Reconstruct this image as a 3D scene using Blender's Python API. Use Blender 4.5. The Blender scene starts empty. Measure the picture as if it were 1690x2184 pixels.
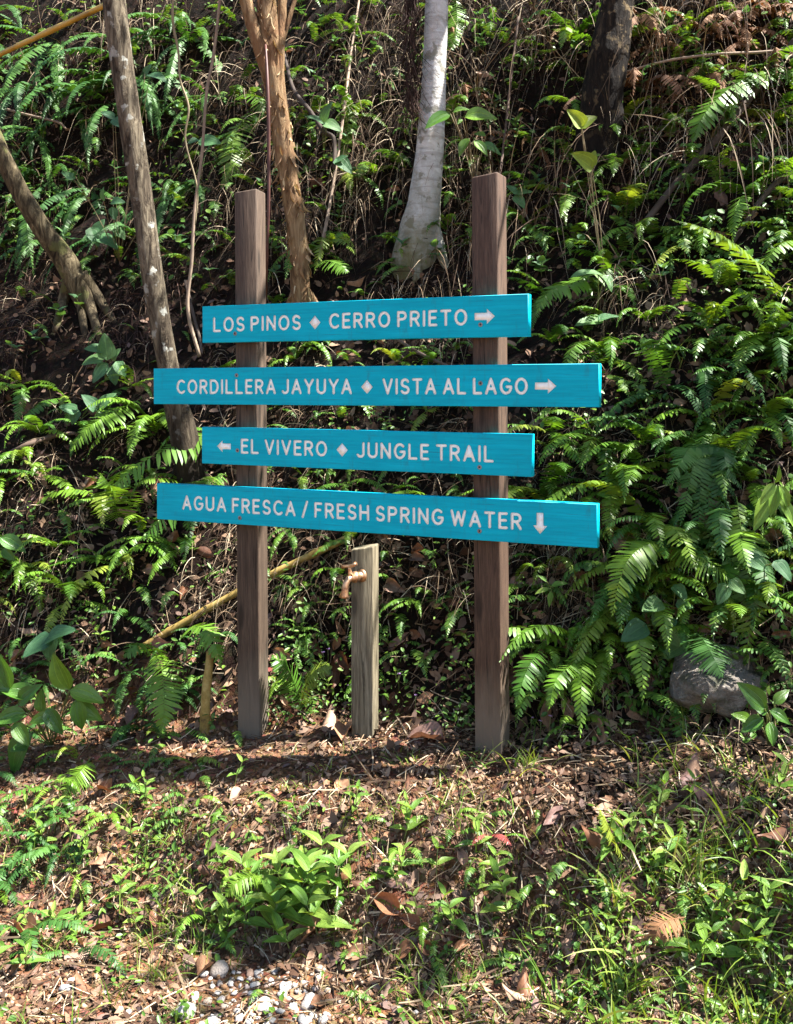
import bpy, math, random
import numpy as np
from mathutils import Vector, Matrix, geometry

# ------------------------------------------------------------------ camera, world, sun, exposure
random.seed(7); RNG = np.random.default_rng(7)
SC = bpy.context.scene
COL = SC.collection
K, CX, HY, CAMH = 2000.0, 845.0, 815.0, 1.6       # focal length, centre column and horizon row of a 1690 x 2183 picture

cam_d = bpy.data.cameras.new('camera'); cam = bpy.data.objects.new('camera', cam_d); COL.objects.link(cam)
cam.location = (0, 0, CAMH); cam.rotation_euler = (math.radians(90), 0, 0)
cam_d.sensor_fit = 'VERTICAL'; cam_d.sensor_height = 24.0
cam_d.lens = 24.0 * K / 2183.0; cam_d.shift_y = -(1091.5 - HY) / 2183.0
cam_d.clip_start = 0.05; cam_d.clip_end = 400
SC.camera = cam

TO_SUN = Vector((0.62, -0.07, 1.0)).normalized()
world = bpy.data.worlds.new('World'); SC.world = world; world.use_nodes = True
wn = world.node_tree.nodes; wl = world.node_tree.links
sky = wn.new('ShaderNodeTexSky'); sky.sky_type = 'NISHITA'; sky.sun_disc = False
sky.sun_elevation = math.asin(TO_SUN.z); sky.sun_rotation = math.atan2(TO_SUN.x, TO_SUN.y)
wl.new(sky.outputs[0], wn['Background'].inputs[0]); wn['Background'].inputs[1].default_value = 0.064
sun_d = bpy.data.lights.new('sun', 'SUN'); sun_d.energy = 5.0; sun_d.angle = math.radians(0.53); sun_d.color = (1.0, 0.965, 0.91)
sun = bpy.data.objects.new('sun', sun_d); COL.objects.link(sun)
sun.rotation_euler = TO_SUN.to_track_quat('Z', 'Y').to_euler(); sun.location = (3, 1, 9)
SC.view_settings.view_transform = 'Standard'; SC.view_settings.look = 'None'
SC.view_settings.gamma = 1.0; SC.view_settings.exposure = 2.4
SC.render.engine = 'CYCLES'
cy = SC.cycles
cy.max_bounces = 7; cy.diffuse_bounces = 4; cy.glossy_bounces = 2; cy.transmission_bounces = 3; cy.transparent_max_bounces = 4
cy.use_denoising = True; cy.use_adaptive_sampling = True; cy.adaptive_threshold = 0.02
cy.caustics_reflective = False; cy.caustics_refractive = False
try: cy.denoiser = 'OPENIMAGEDENOISE'
except Exception: pass

def at(px, py, depth):
    return Vector(((px - CX) / K * depth, depth, CAMH - (py - HY) / K * depth))

# ------------------------------------------------------------------ noise and terrain
def _hash(ix, iy, seed):
    h = (ix.astype(np.int64) * 374761393 + iy.astype(np.int64) * 668265263 + seed * 974634777) & 0x7fffffff
    h = ((h ^ (h >> 13)) * 1274126177) & 0x7fffffff
    return ((h ^ (h >> 16)) & 0xffff) / 65535.0
def vnoise(x, y, seed=0):
    ix, iy = np.floor(x), np.floor(y); fx, fy = x - ix, y - iy
    fx = fx * fx * (3 - 2 * fx); fy = fy * fy * (3 - 2 * fy)
    a, b = _hash(ix, iy, seed), _hash(ix + 1, iy, seed); c, d = _hash(ix, iy + 1, seed), _hash(ix + 1, iy + 1, seed)
    return (a + (b - a) * fx) * (1 - fy) + (c + (d - c) * fx) * fy - 0.5
def smooth(a, b, v):
    t = np.clip((v - a) / (b - a), 0, 1); return t * t * (3 - 2 * t)

PY = np.array([-200, 2.45, 2.62, 2.67, 2.79, 2.90, 2.98, 3.12, 3.44, 3.52, 3.60, 3.72, 3.92, 4.30, 5.10, 6.0, 7.0, 10, 25, 300.0])
PZ = np.array([-0.06, -0.06, -0.05, -0.015, 0.085, 0.20, 0.255, 0.288, 0.305, 0.35, 0.47, 0.68, 0.95, 1.42, 2.45, 4.05, 5.8, 8.5, 14, 30.0])
def terrain(x, y):
    x = np.asarray(x, float); y = np.asarray(y, float)
    yy = y + 0.33 * np.clip(x, -4, 4)
    bank = smooth(3.5, 3.9, yy)
    yy = yy + (vnoise(x * 1.3, y * 1.3, 1) * 0.30 + vnoise(x * 3.1, y * 3.1, 2) * 0.16) * bank
    yy = yy + (vnoise(x * 9, y * 9, 3) * 0.07 + vnoise(x * 3.3, y * 0.8, 8) * 0.16 * (1 - bank)) * smooth(2.5, 2.7, yy)
    yy = yy - 0.20 * np.exp(-((x + 0.22) / 0.24) ** 2) * np.exp(-((yy - 3.70) / 0.3) ** 2)   # little cut behind the tap post
    yy = yy + 0.10 * smooth(0.55, 1.1, x) * bank
    z = np.interp(yy, PY, PZ) + 0.12 * np.clip(x, -1.5, 1.5) * smooth(2.3, 3.0, yy)
    near = smooth(2.45, 2.7, yy)
    z = z + vnoise(x * 5, y * 5, 4) * 0.03 * near + vnoise(x * 17, y * 17, 5) * 0.018 * (0.4 + near) + vnoise(x * 45, y * 45, 6) * 0.008
    return z

def axis(lo, hi, step, far):
    a = np.arange(lo, hi + step / 2, step); out = [a]
    g, s, v = [], step, hi
    while v < far: s *= 1.35; v += s; g.append(v)
    out.append(np.array(g)); g, s, v = [], step, lo
    while v > -far: s *= 1.35; v -= s; g.append(v)
    return np.concatenate([np.array(g[::-1])] + out)
GX, GY = axis(-3.0, 3.0, 0.022, 150), axis(1.9, 6.8, 0.015, 150)
GZ = terrain(GX[:, None] + 0 * GY[None, :], GY[None, :] + 0 * GX[:, None])
def ground(x, y):
    x = np.asarray(x, float); y = np.asarray(y, float)
    i = np.clip(np.searchsorted(GX, x) - 1, 0, len(GX) - 2); j = np.clip(np.searchsorted(GY, y) - 1, 0, len(GY) - 2)
    fx = (x - GX[i]) / (GX[i + 1] - GX[i]); fy = (y - GY[j]) / (GY[j + 1] - GY[j])
    return (GZ[i, j] * (1 - fx) + GZ[i + 1, j] * fx) * (1 - fy) + (GZ[i, j + 1] * (1 - fx) + GZ[i + 1, j + 1] * fx) * fy
def gz(x, y): return float(ground(x, y))
MARCH = np.arange(1.7, 10, 0.012)
def hits(px, py):
    px = np.atleast_1d(np.asarray(px, float)); py = np.atleast_1d(np.asarray(py, float))
    out = np.zeros((len(px), 3))
    for s in range(0, len(px), 2000):
        a, b = px[s:s + 2000, None], py[s:s + 2000, None]
        Y = MARCH[None, :]; X = (a - CX) / K * Y; Z = CAMH - (b - HY) / K * Y
        below = Z < ground(X, Y + 0 * X)
        k = np.where(below.any(1), below.argmax(1), len(MARCH) - 1)
        r = np.arange(len(k)); Yk = MARCH[k]
        out[s:s + 2000] = np.stack([X[r, k], Yk, ground(X[r, k], Yk)], 1)
    return out
def hit(px, py, out=0.0):
    p = Vector(hits(px, py)[0])
    if out: p = p + (cam.location - p).normalized() * out
    return p
def normals(P, e=0.05):
    dx = (ground(P[:, 0] + e, P[:, 1]) - ground(P[:, 0] - e, P[:, 1])) / (2 * e)
    dy = (ground(P[:, 0], P[:, 1] + e) - ground(P[:, 0], P[:, 1] - e)) / (2 * e)
    n = np.stack([-dx, -dy, np.ones_like(dx)], 1)
    return n / np.linalg.norm(n, axis=1, keepdims=True)

# ------------------------------------------------------------------ mesh helpers
def flat_faces(F):
    return np.array([i for f in F for i in f], np.int32), np.array([len(f) for f in F], np.int32)
def mesh_np(name, V, loops, sizes, mat=None, smooth_=True, uv=None):
    me = bpy.data.meshes.new(name)
    V = np.asarray(V, np.float32)
    me.vertices.add(len(V)); me.vertices.foreach_set('co', V.ravel())
    me.loops.add(len(loops)); me.loops.foreach_set('vertex_index', loops)
    me.polygons.add(len(sizes))
    st = np.concatenate([[0], np.cumsum(sizes)[:-1]]).astype(np.int32)
    me.polygons.foreach_set('loop_start', st)
    if uv is not None:
        l = me.uv_layers.new(name='UVMap'); l.data.foreach_set('uv', np.asarray(uv, np.float32)[loops].ravel())
    me.update(calc_edges=True)
    if smooth_: me.polygons.foreach_set('use_smooth', np.ones(len(sizes), bool))
    if mat: me.materials.append(mat)
    return me
def mesh(name, V, F, mat=None, smooth_=True, uv=None):
    l, s = flat_faces(F); return mesh_np(name, np.array([tuple(v) for v in V]), l, s, mat, smooth_, uv)
def obj(name, me, parent=None):
    o = bpy.data.objects.new(name, me); COL.objects.link(o)
    if parent is not None: o.parent = parent
    return o
def tag(o, label, cat, group=None, kind=None):
    if label: o['label'] = label
    if cat: o['category'] = cat
    if group: o['group'] = group
    if kind: o['kind'] = kind
    return o
def thing(name, label, cat, loc=(0, 0, 0), group=None):
    o = bpy.data.objects.new(name, None); COL.objects.link(o); o.location = loc; o.empty_display_size = 0.05
    return tag(o, label, cat, group)
def scatter(T, F, R, L, uv=None):
    """T (m,3) template, R (N,3,3) with columns = axes (scaled), L (N,3)"""
    N, m = len(L), len(T)
    V = np.einsum('nij,mj->nmi', R, T) + L[:, None, :]
    l, s = flat_faces(F)
    loops = (l[None, :] + (np.arange(N) * m)[:, None]).ravel().astype(np.int32)
    return V.reshape(-1, 3), loops, np.tile(s, N), (np.tile(uv, (N, 1)) if uv is not None else None)
def join(parts):
    Vs, Ls, Ss, off = [], [], [], 0
    for V, l, s, *_ in parts:
        Vs.append(V); Ls.append(l + off); Ss.append(s); off += len(V)
    return np.concatenate(Vs), np.concatenate(Ls).astype(np.int32), np.concatenate(Ss).astype(np.int32)
def frames(d, n):
    """columns: side, along, normal"""
    d = d / np.linalg.norm(d, axis=1, keepdims=True)
    s = np.cross(d, n); s /= np.linalg.norm(s, axis=1, keepdims=True) + 1e-9
    n2 = np.cross(s, d)
    return np.stack([s, d, n2], 2)
def rand_dir(N, zmin=-1, zmax=1):
    z = RNG.uniform(zmin, zmax, N); a = RNG.uniform(0, 2 * math.pi, N); r = np.sqrt(1 - z * z)
    return np.stack([r * np.cos(a), r * np.sin(a), z], 1)
def ribbons(B, D, Ln, Wd, droop=0.5, curl=0.25, S=5, tip=0.15, tri=False):
    """N thin strands growing from B along D, bending under their weight"""
    N = len(B); D = D / np.linalg.norm(D, axis=1, keepdims=True)
    side = np.cross(D, rand_dir(N)); side /= np.linalg.norm(side, axis=1, keepdims=True) + 1e-9
    drift = rand_dir(N) * curl; g = np.asarray(droop) * np.ones(N)
    P, p, d = [B], B.copy(), D.copy()
    for k in range(S):
        d = d + drift / S + RNG.normal(0, curl * 0.5 / S, (N, 3)); d[:, 2] -= g / S
        d /= np.linalg.norm(d, axis=1, keepdims=True)
        p = p + d * (Ln / S)[:, None]; P.append(p.copy())
    P = np.stack(P, 1); t = np.linspace(0, 1, S + 1)
    w = Wd[:, None] * (1 - (1 - tip) * t ** 1.5)[None, :] * 0.5
    V = np.stack([P - side[:, None] * w[..., None], P + side[:, None] * w[..., None]], 2).reshape(-1, 3)
    base = (np.arange(N) * (S + 1) * 2)[:, None, None]; k = (np.arange(S) * 2)[None, :, None]
    loops = (base + k + np.array([0, 1, 3, 2])[None, None, :]).ravel().astype(np.int32)
    return V, loops, np.full(N * S, 4, np.int32)
def tube(pts, rad, sides=8, cap=True, bump=0.0, seed=0):
    pts = [Vector(p) for p in pts]; n = len(pts)
    if not hasattr(rad, '__len__'): rad = [rad] * n
    V, F = [], []; ref = Vector((0.31, 0.93, 0.17)); prev = None
    for i, p in enumerate(pts):
        t = (pts[min(i + 1, n - 1)] - pts[max(i - 1, 0)]).normalized()
        u = (ref - t * ref.dot(t)) if prev is None else (prev - t * prev.dot(t))
        u.normalize(); prev = u; w = t.cross(u)
        for k in range(sides):
            a = 2 * math.pi * k / sides; r = rad[i]
            if bump: r *= 1 + bump * (float(vnoise(np.array(k * 7.7 / sides * 1.3), np.array(i * 0.45), seed)) + 0.6 * float(vnoise(np.array(k * 3.3), np.array(i * 1.3), seed + 1)))
            V.append(p + (u * math.cos(a) + w * math.sin(a)) * r)
    for i in range(n - 1):
        for k in range(sides):
            F.append((i * sides + k, i * sides + (k + 1) % sides, (i + 1) * sides + (k + 1) % sides, (i + 1) * sides + k))
    if cap:
        F.append(tuple(range(sides))[::-1]); F.append(tuple(range((n - 1) * sides, n * sides)))
    return V, F
def merge(*vf):
    V, F = [], []
    for v, f in vf:
        o = len(V); V += list(v); F += [tuple(i + o for i in q) for q in f]
    return V, F
def curve(ctrl, n):
    """Catmull-Rom through the control points"""
    c = [Vector(p) for p in ctrl]; c = [c[0] * 2 - c[1]] + c + [c[-1] * 2 - c[-2]]; out = []
    segs = len(c) - 3
    for i in range(n):
        s = i / (n - 1) * segs; k = min(int(s), segs - 1); t = s - k
        a, b, d, e = c[k:k + 4]
        out.append(0.5 * (2 * b + (d - a) * t + (2 * a - 5 * b + 4 * d - e) * t * t + (3 * b - a - 3 * d + e) * t ** 3))
    return out
def box(x0, x1, y0, y1, z0, z1, b=0.0):
    """box with chamfered edges"""
    V, F = [], []
    import itertools
    if b <= 0:
        V = [Vector(p) for p in itertools.product((x0, x1), (y0, y1), (z0, z1))]
        return V, [(0, 1, 3, 2), (4, 6, 7, 5), (0, 4, 5, 1), (2, 3, 7, 6), (0, 2, 6, 4), (1, 5, 7, 3)]
    import bmesh
    bm = bmesh.new(); vs = [bm.verts.new(p) for p in itertools.product((x0, x1), (y0, y1), (z0, z1))]
    for f in [(0, 1, 3, 2), (4, 6, 7, 5), (0, 4, 5, 1), (2, 3, 7, 6), (0, 2, 6, 4), (1, 5, 7, 3)]: bm.faces.new([vs[i] for i in f])
    bmesh.ops.bevel(bm, geom=list(bm.edges), offset=b, segments=2, affect='EDGES', profile=0.5)
    bmesh.ops.recalc_face_normals(bm, faces=list(bm.faces)); bm.verts.index_update()
    V = [v.co.copy() for v in bm.verts]; F = [tuple(v.index for v in f.verts) for f in bm.faces]; bm.free()
    return V, F
def lathe(prof, sides=16, axis_m=Matrix.Identity(4)):
    V, F = [], []
    for r, z in prof:
        for k in range(sides):
            a = 2 * math.pi * k / sides; V.append(axis_m @ Vector((r * math.cos(a), r * math.sin(a), z)))
    for i in range(len(prof) - 1):
        for k in range(sides): F.append((i * sides + k, i * sides + (k + 1) % sides, (i + 1) * sides + (k + 1) % sides, (i + 1) * sides + k))
    F.append(tuple(range(sides))[::-1]); F.append(tuple(range((len(prof) - 1) * sides, len(prof) * sides)))
    return V, F

# ------------------------------------------------------------------ materials
class Mat:
    def __init__(s, name, rough=0.8, spec=0.3):
        s.m = bpy.data.materials.new(name); s.m.use_nodes = True; s.t = s.m.node_tree; s.n = s.t.nodes
        s.b = s.n['Principled BSDF']; s.out = s.n['Material Output']
        s.b.inputs['Roughness'].default_value = rough; s.b.inputs['Specular IOR Level'].default_value = spec
    def new(s, kind, **kw):
        n = s.n.new(kind)
        for k, v in kw.items(): setattr(n, k, v)
        return n
    def link(s, a, b): s.t.links.new(a, b)
    def coord(s, which='Object', scale=(1, 1, 1)):
        c = s.new('ShaderNodeTexCoord'); m = s.new('ShaderNodeMapping'); m.inputs['Scale'].default_value = scale
        s.link(c.outputs[which], m.inputs[0]); return m.outputs[0]
    def noise(s, vec, scale, detail=4, rough=0.6, dist=0.0):
        n = s.new('ShaderNodeTexNoise'); n.inputs['Scale'].default_value = scale; n.inputs['Detail'].default_value = detail
        n.inputs['Roughness'].default_value = rough; n.inputs['Distortion'].default_value = dist
        s.link(vec, n.inputs['Vector']); return n.outputs['Fac']
    def ramp(s, fac, stops, interp='LINEAR'):
        r = s.new('ShaderNodeValToRGB'); cr = r.color_ramp; cr.interpolation = interp
        while len(cr.elements) < len(stops): cr.elements.new(0.5)
        for e, (p, c) in zip(cr.elements, stops):
            e.position = p; e.color = (c[0], c[1], c[2], 1) if hasattr(c, '__len__') else (c, c, c, 1)
        s.link(fac, r.inputs[0]); return r.outputs[0]
    def mix(s, fac, a, b, mode='MIX'):
        n = s.new('ShaderNodeMix', data_type='RGBA', blend_type=mode)
        for sock, v in ((n.inputs[0], fac), (n.inputs[6], a), (n.inputs[7], b)):
            if hasattr(v, 'is_output'): s.link(v, sock)
            elif hasattr(v, '__len__'): sock.default_value = (v[0], v[1], v[2], 1)
            else: sock.default_value = v
        return n.outputs[2]
    def math(s, op, a, b=0.0, c=None):
        n = s.new('ShaderNodeMath', operation=op)
        for i, v in enumerate((a, b) if c is None else (a, b, c)):
            if hasattr(v, 'is_output'): s.link(v, n.inputs[i])
            else: n.inputs[i].default_value = v
        return n.outputs[0]
    def bump(s, h, strength=0.5, dist=0.01):
        n = s.new('ShaderNodeBump'); n.inputs['Strength'].default_value = strength; n.inputs['Distance'].default_value = dist
        s.link(h, n.inputs['Height']); s.link(n.outputs[0], s.b.inputs['Normal']); return n.outputs[0]
    def color(s, c):
        if hasattr(c, 'is_output'): s.link(c, s.b.inputs['Base Color'])
        else: s.b.inputs['Base Color'].default_value = (c[0], c[1], c[2], 1)
        s.c = c
    def rnd(s, per):
        if per == 'object': return s.new('ShaderNodeObjectInfo').outputs['Random']
        return s.new('ShaderNodeNewGeometry').outputs['Random Per Island']
    def translucent(s, amount, tint=(1.25, 1.15, 0.5)):
        tr = s.new('ShaderNodeBsdfTranslucent'); mx = s.new('ShaderNodeMixShader'); mx.inputs[0].default_value = amount
        s.link(s.mix(1.0, s.c, tint, 'MULTIPLY'), tr.inputs['Color'])
        s.link(s.b.outputs[0], mx.inputs[1]); s.link(tr.outputs[0], mx.inputs[2]); s.link(mx.outputs[0], s.out.inputs['Surface'])

def leaf_mat(name, stops, per='object', trans=0.3, rough=0.45, spec=0.4, veins=None, mottle=0.25, tint=(1.3, 1.15, 0.45)):
    M = Mat(name, rough, spec)
    r = M.rnd(per)
    c = M.ramp(r, [(i / max(1, len(stops) - 1), k) for i, k in enumerate(stops)])
    v = M.noise(M.coord('Object'), 9.0, 3)
    c = M.mix(mottle, c, M.ramp(v, [(0.3, 0.35), (0.7, 1.5)]), 'MULTIPLY')
    if veins:
        uv = M.new('ShaderNodeTexCoord').outputs['UV']; sep = M.new('ShaderNodeSeparateXYZ'); M.link(uv, sep.inputs[0])
        u = M.math('ABSOLUTE', sep.outputs[0]); vv = sep.outputs[1]
        mid = M.math('SMOOTH_MIN', u, M.math('ABSOLUTE', M.math('SUBTRACT', u, veins)), 0.02)
        line = M.math('SUBTRACT', 1.0, M.math('MINIMUM', M.math('DIVIDE', M.math('MAXIMUM', mid, 0.0), 0.06), 1.0))
        cross = M.math('SINE', M.math('MULTIPLY', M.math('ADD', vv, M.math('MULTIPLY', u, 0.12)), 150.0))
        c = M.mix(M.math('MULTIPLY', line, 0.55), c, M.mix(1.0, c, (2.0, 1.8, 1.5), 'MULTIPLY'))
        h = M.math('ADD', M.math('MULTIPLY', line, -1.0), M.math('MULTIPLY', cross, 0.16))
        M.bump(h, 0.7, 0.002)
    M.color(c)
    if trans: M.translucent(trans, tint)
    return M.m

def wood_mat(name, a, b, c, wear=None, fine=1.0, rough=0.75, axis_s=(18, 18, 1.1)):
    M = Mat(name, rough, 0.25)
    co = M.coord('Object', axis_s)
    g = M.noise(co, 3.2 * fine, 6, 0.65, 0.6); g2 = M.noise(co, 13.0 * fine, 3, 0.6)
    col = M.ramp(g, [(0.28, a), (0.5, b), (0.72, c)])
    col = M.mix(0.45, col, M.ramp(g2, [(0.35, 0.45), (0.65, 1.35)]), 'MULTIPLY')
    kn = M.noise(M.coord('Object', (26, 26, 1.3)), 2.6, 5, 0.6, 0.5)
    col = M.mix(M.ramp(kn, [(0.60, 0.0), (0.64, 0.8)]), col, tuple(v * .3 for v in a))
    vr = M.new('ShaderNodeTexVoronoi'); vr.inputs['Scale'].default_value = 1.0; M.link(M.coord('Object', (12, 12, 3.2)), vr.inputs['Vector'])
    col = M.mix(M.ramp(vr.outputs['Distance'], [(0.10, 0.75), (0.20, 0.0)]), col, tuple(v * .35 for v in a))
    if wear:
        z0, z1, wc = wear
        sep = M.new('ShaderNodeSeparateXYZ'); M.link(M.coord('Object'), sep.inputs[0])
        nz = M.math('ADD', sep.outputs[2], M.math('MULTIPLY', M.noise(M.coord('Object', (9, 9, 3)), 2.0, 4), 0.22))
        f = M.ramp(nz, [(max(0, z0 + 0.11), 1.0), (z1 + 0.11, 0.0)])
        col = M.mix(M.math('MULTIPLY', f, 0.75), col, wc)
    M.color(col)
    M.bump(M.math('ADD', g, M.math('MULTIPLY', g2, 0.6)), 0.6, 0.004)
    return M.m

def bark_mat(name, stops, scale=(10, 10, 2.2), spots=None, spot_scale=14, spot_t=0.62, bumpd=0.02, low=None, rings=None):
    M = Mat(name, 0.9, 0.15)
    co = M.coord('Object', scale); g = M.noise(co, 3.0, 7, 0.7, 0.8)
    col = M.ramp(g, stops)
    h = g
    if rings:
        rg = M.noise(M.coord('Object', (3, 3, 60)), 1.0, 3, 0.6)
        col = M.mix(M.ramp(rg, [(0.52, 0.0), (0.62, 0.6)]), col, rings)
    if spots:
        sp = M.noise(M.coord('Object'), spot_scale, 4, 0.55)
        col = M.mix(M.ramp(sp, [(spot_t, 0.0), (spot_t + 0.05, 0.85)]), col, spots)
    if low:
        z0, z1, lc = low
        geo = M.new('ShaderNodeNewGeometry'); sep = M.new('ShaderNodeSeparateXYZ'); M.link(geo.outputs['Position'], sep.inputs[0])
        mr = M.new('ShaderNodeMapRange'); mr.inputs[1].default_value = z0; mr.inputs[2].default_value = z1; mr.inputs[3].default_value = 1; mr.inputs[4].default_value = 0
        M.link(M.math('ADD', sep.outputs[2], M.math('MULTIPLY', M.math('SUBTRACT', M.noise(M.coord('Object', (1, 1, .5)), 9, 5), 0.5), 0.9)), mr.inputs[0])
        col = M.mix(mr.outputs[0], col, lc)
    M.color(col); M.bump(h, 1.0, bumpd)
    return M.m

def soil_mat():
    M = Mat('soil', 0.95, 0.1)
    co = M.coord('Object')
    n1, n2, n3 = M.noise(co, 2.6, 5, 0.6), M.noise(co, 16, 6, 0.7), M.noise(co, 70, 4, 0.7)
    vor = M.new('ShaderNodeTexVoronoi'); vor.inputs['Scale'].default_value = 55; M.link(co, vor.inputs['Vector'])
    shaded_humus = M.ramp(n2, [(0.3, (0.004, 0.003, 0.002)), (0.55, (0.014, 0.009, 0.006)), (0.75, (0.05, 0.031, 0.02))])  # dark humus, blackened further to put the shade between plants into its colour
    clay = M.ramp(n2, [(0.25, (0.055, 0.028, 0.015)), (0.5, (0.16, 0.085, 0.045)), (0.75, (0.36, 0.21, 0.12))])
    geo = M.new('ShaderNodeNewGeometry'); sep = M.new('ShaderNodeSeparateXYZ'); M.link(geo.outputs['Position'], sep.inputs[0])
    mr = M.new('ShaderNodeMapRange'); mr.inputs[1].default_value = 0.42; mr.inputs[2].default_value = 0.18; mr.inputs[3].default_value = 0; mr.inputs[4].default_value = 1
    M.link(M.math('ADD', sep.outputs[2], M.math('MULTIPLY', M.math('SUBTRACT', n1, 0.5), 0.5)), mr.inputs[0])
    col = M.mix(mr.outputs[0], shaded_humus, clay)
    col = M.mix(0.5, col, M.ramp(n3, [(0.35, 0.4), (0.65, 1.4)]), 'MULTIPLY')
    col = M.mix(0.3, col, M.mix(1.0, vor.outputs['Color'], (1.6, 1.35, 1.2), 'MULTIPLY'), 'MULTIPLY')
    M.color(col)
    M.bump(M.math('ADD', n2, M.math('MULTIPLY', n3, 0.5)), 1.0, 0.03)
    return M.m

FERN_G = leaf_mat('fern_green', [(0.040, 0.115, 0.012), (0.075, 0.175, 0.016), (0.11, 0.225, 0.02), (0.14, 0.25, 0.022), (0.085, 0.19, 0.018), (0.20, 0.25, 0.03)], trans=0.35, rough=0.42, mottle=0.3)
FERN_SHADE = leaf_mat('fern_shade_green', [(0.025, 0.082, 0.014), (0.042, 0.12, 0.018), (0.06, 0.15, 0.02)], trans=0.3, rough=0.55, mottle=0.3)  # fern green for shaded places, the shade mixed into the colour
FERN_S = leaf_mat('fern_small', [(0.04, 0.11, 0.016), (0.07, 0.16, 0.02), (0.13, 0.21, 0.03)], per='island', trans=0.3, rough=0.5)
FERN_B = leaf_mat('fern_dead', [(0.10, 0.045, 0.02), (0.18, 0.085, 0.035), (0.24, 0.13, 0.06)], trans=0.2, rough=0.8, tint=(1.2, 0.9, 0.5))
FERN_R = leaf_mat('fern_red', [(0.22, 0.045, 0.04), (0.28, 0.07, 0.05)], trans=0.25, rough=0.5, tint=(1.2, 0.8, 0.6))
BROAD = leaf_mat('broad_leaf', [(0.045, 0.125, 0.018), (0.07, 0.165, 0.02), (0.12, 0.225, 0.02)], trans=0.28, rough=0.33, spec=0.5, veins=0.42)
SHOOT = leaf_mat('young_leaf', [(0.10, 0.215, 0.03), (0.16, 0.28, 0.04), (0.22, 0.32, 0.06)], trans=0.35, rough=0.4, veins=0.42)
HEART = leaf_mat('heart_leaf', [(0.045, 0.12, 0.05), (0.07, 0.17, 0.06), (0.10, 0.20, 0.06)], trans=0.35, rough=0.5, veins=0.6)
DARKW = leaf_mat('dark_branch_bark', [(0.035, 0.024, 0.018), (0.07, 0.05, 0.036)], trans=0, rough=0.9, mottle=0.6)
SUNLIT = leaf_mat('sunlit_yellow_leaf', [(0.22, 0.30, 0.035), (0.26, 0.34, 0.05)], trans=0.45, rough=0.5, veins=0.6)  # vine leaves with the yellow sunlight put into their colour
HERB = leaf_mat('herb_leaf', [(0.04, 0.10, 0.014), (0.075, 0.155, 0.02), (0.12, 0.20, 0.025)], per='island', trans=0.3, rough=0.45, mottle=0.1)
GRASS = leaf_mat('grass_blade', [(0.065, 0.14, 0.016), (0.12, 0.21, 0.025), (0.18, 0.26, 0.04), (0.28, 0.29, 0.09)], per='island', trans=0.35, rough=0.45, mottle=0.0)
STRAW = leaf_mat('dry_strand', [(0.022, 0.013, 0.008), (0.07, 0.043, 0.026), (0.18, 0.125, 0.075), (0.44, 0.36, 0.25)], per='island', trans=0.0, rough=0.8, spec=0.15, mottle=0.0)
ROOT = leaf_mat('root_fibre', [(0.018, 0.011, 0.010), (0.04, 0.024, 0.02), (0.07, 0.042, 0.032)], per='island', trans=0.0, rough=0.9, spec=0.1, mottle=0.0)
DEAD = leaf_mat('dead_leaf', [(0.10, 0.045, 0.026), (0.19, 0.085, 0.042), (0.27, 0.145, 0.08), (0.33, 0.21, 0.14), (0.15, 0.085, 0.075)], trans=0.15, rough=0.6, spec=0.3, veins=0.0, mottle=0.5, tint=(1.2, 0.8, 0.45))
LITTER = leaf_mat('leaf_litter', [(0.03, 0.017, 0.011), (0.065, 0.034, 0.02), (0.12, 0.066, 0.04), (0.25, 0.16, 0.10), (0.09, 0.058, 0.052)], per='island', trans=0.0, rough=0.8, spec=0.2, mottle=0.2)
STEM = leaf_mat('green_stem', [(0.10, 0.14, 0.035), (0.15, 0.17, 0.05)], trans=0, rough=0.5, mottle=0.2)
VINE = leaf_mat('vine_stem', [(0.20, 0.16, 0.09), (0.28, 0.22, 0.13)], trans=0, rough=0.8, mottle=0.4)
TWIG = leaf_mat('twig_bark', [(0.08, 0.05, 0.035), (0.17, 0.12, 0.085), (0.27, 0.20, 0.14)], trans=0, rough=0.85, mottle=0.5)
CANOPY = leaf_mat('canopy_leaf', [(0.04, 0.10, 0.02), (0.07, 0.15, 0.03)], per='island', trans=0.3, rough=0.5, mottle=0)
FLOWER = leaf_mat('violet_petal', [(0.45, 0.25, 0.55), (0.55, 0.35, 0.6)], per='island', trans=0.2, rough=0.6, mottle=0)

def paint_mat():
    M = Mat('teal_paint', 0.5, 0.1)
    g = M.noise(M.coord('Object', (1.2, 30, 30)), 3.0, 6, 0.65, 0.3); w = M.noise(M.coord('Object', (2, 9, 9)), 2.0, 3)
    c = M.ramp(g, [(0.3, (0.000, 0.31, 0.43)), (0.55, (0.000, 0.385, 0.51)), (0.75, (0.004, 0.43, 0.55))])
    sc = M.noise(M.coord('Object', (6, 60, 60)), 2.0, 5, 0.7)
    c = M.mix(M.ramp(sc, [(0.68, 0.0), (0.75, 0.35)]), c, (0.12, 0.42, 0.50))
    c = M.mix(0.35, c, M.ramp(w, [(0.3, 0.65), (0.7, 1.25)]), 'MULTIPLY')
    gr = M.noise(M.coord('Object', (9, 9, 2.5)), 3.0, 6, 0.75)
    c = M.mix(M.ramp(gr, [(0.56, 0.0), (0.74, 0.45)]), c, (0.03, 0.14, 0.17))
    ck = M.noise(M.coord('Object', (2.2, 40, 70)), 2.4, 4, 0.6, 0.4)
    c = M.mix(M.ramp(ck, [(0.66, 0.0), (0.69, 0.7)]), c, (0.02, 0.15, 0.20))
    M.color(c); M.bump(g, 0.45, 0.003)
    M.link(M.ramp(g, [(0.3, 0.36), (0.7, 0.55)]), M.b.inputs['Roughness'])
    return M.m
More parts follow.
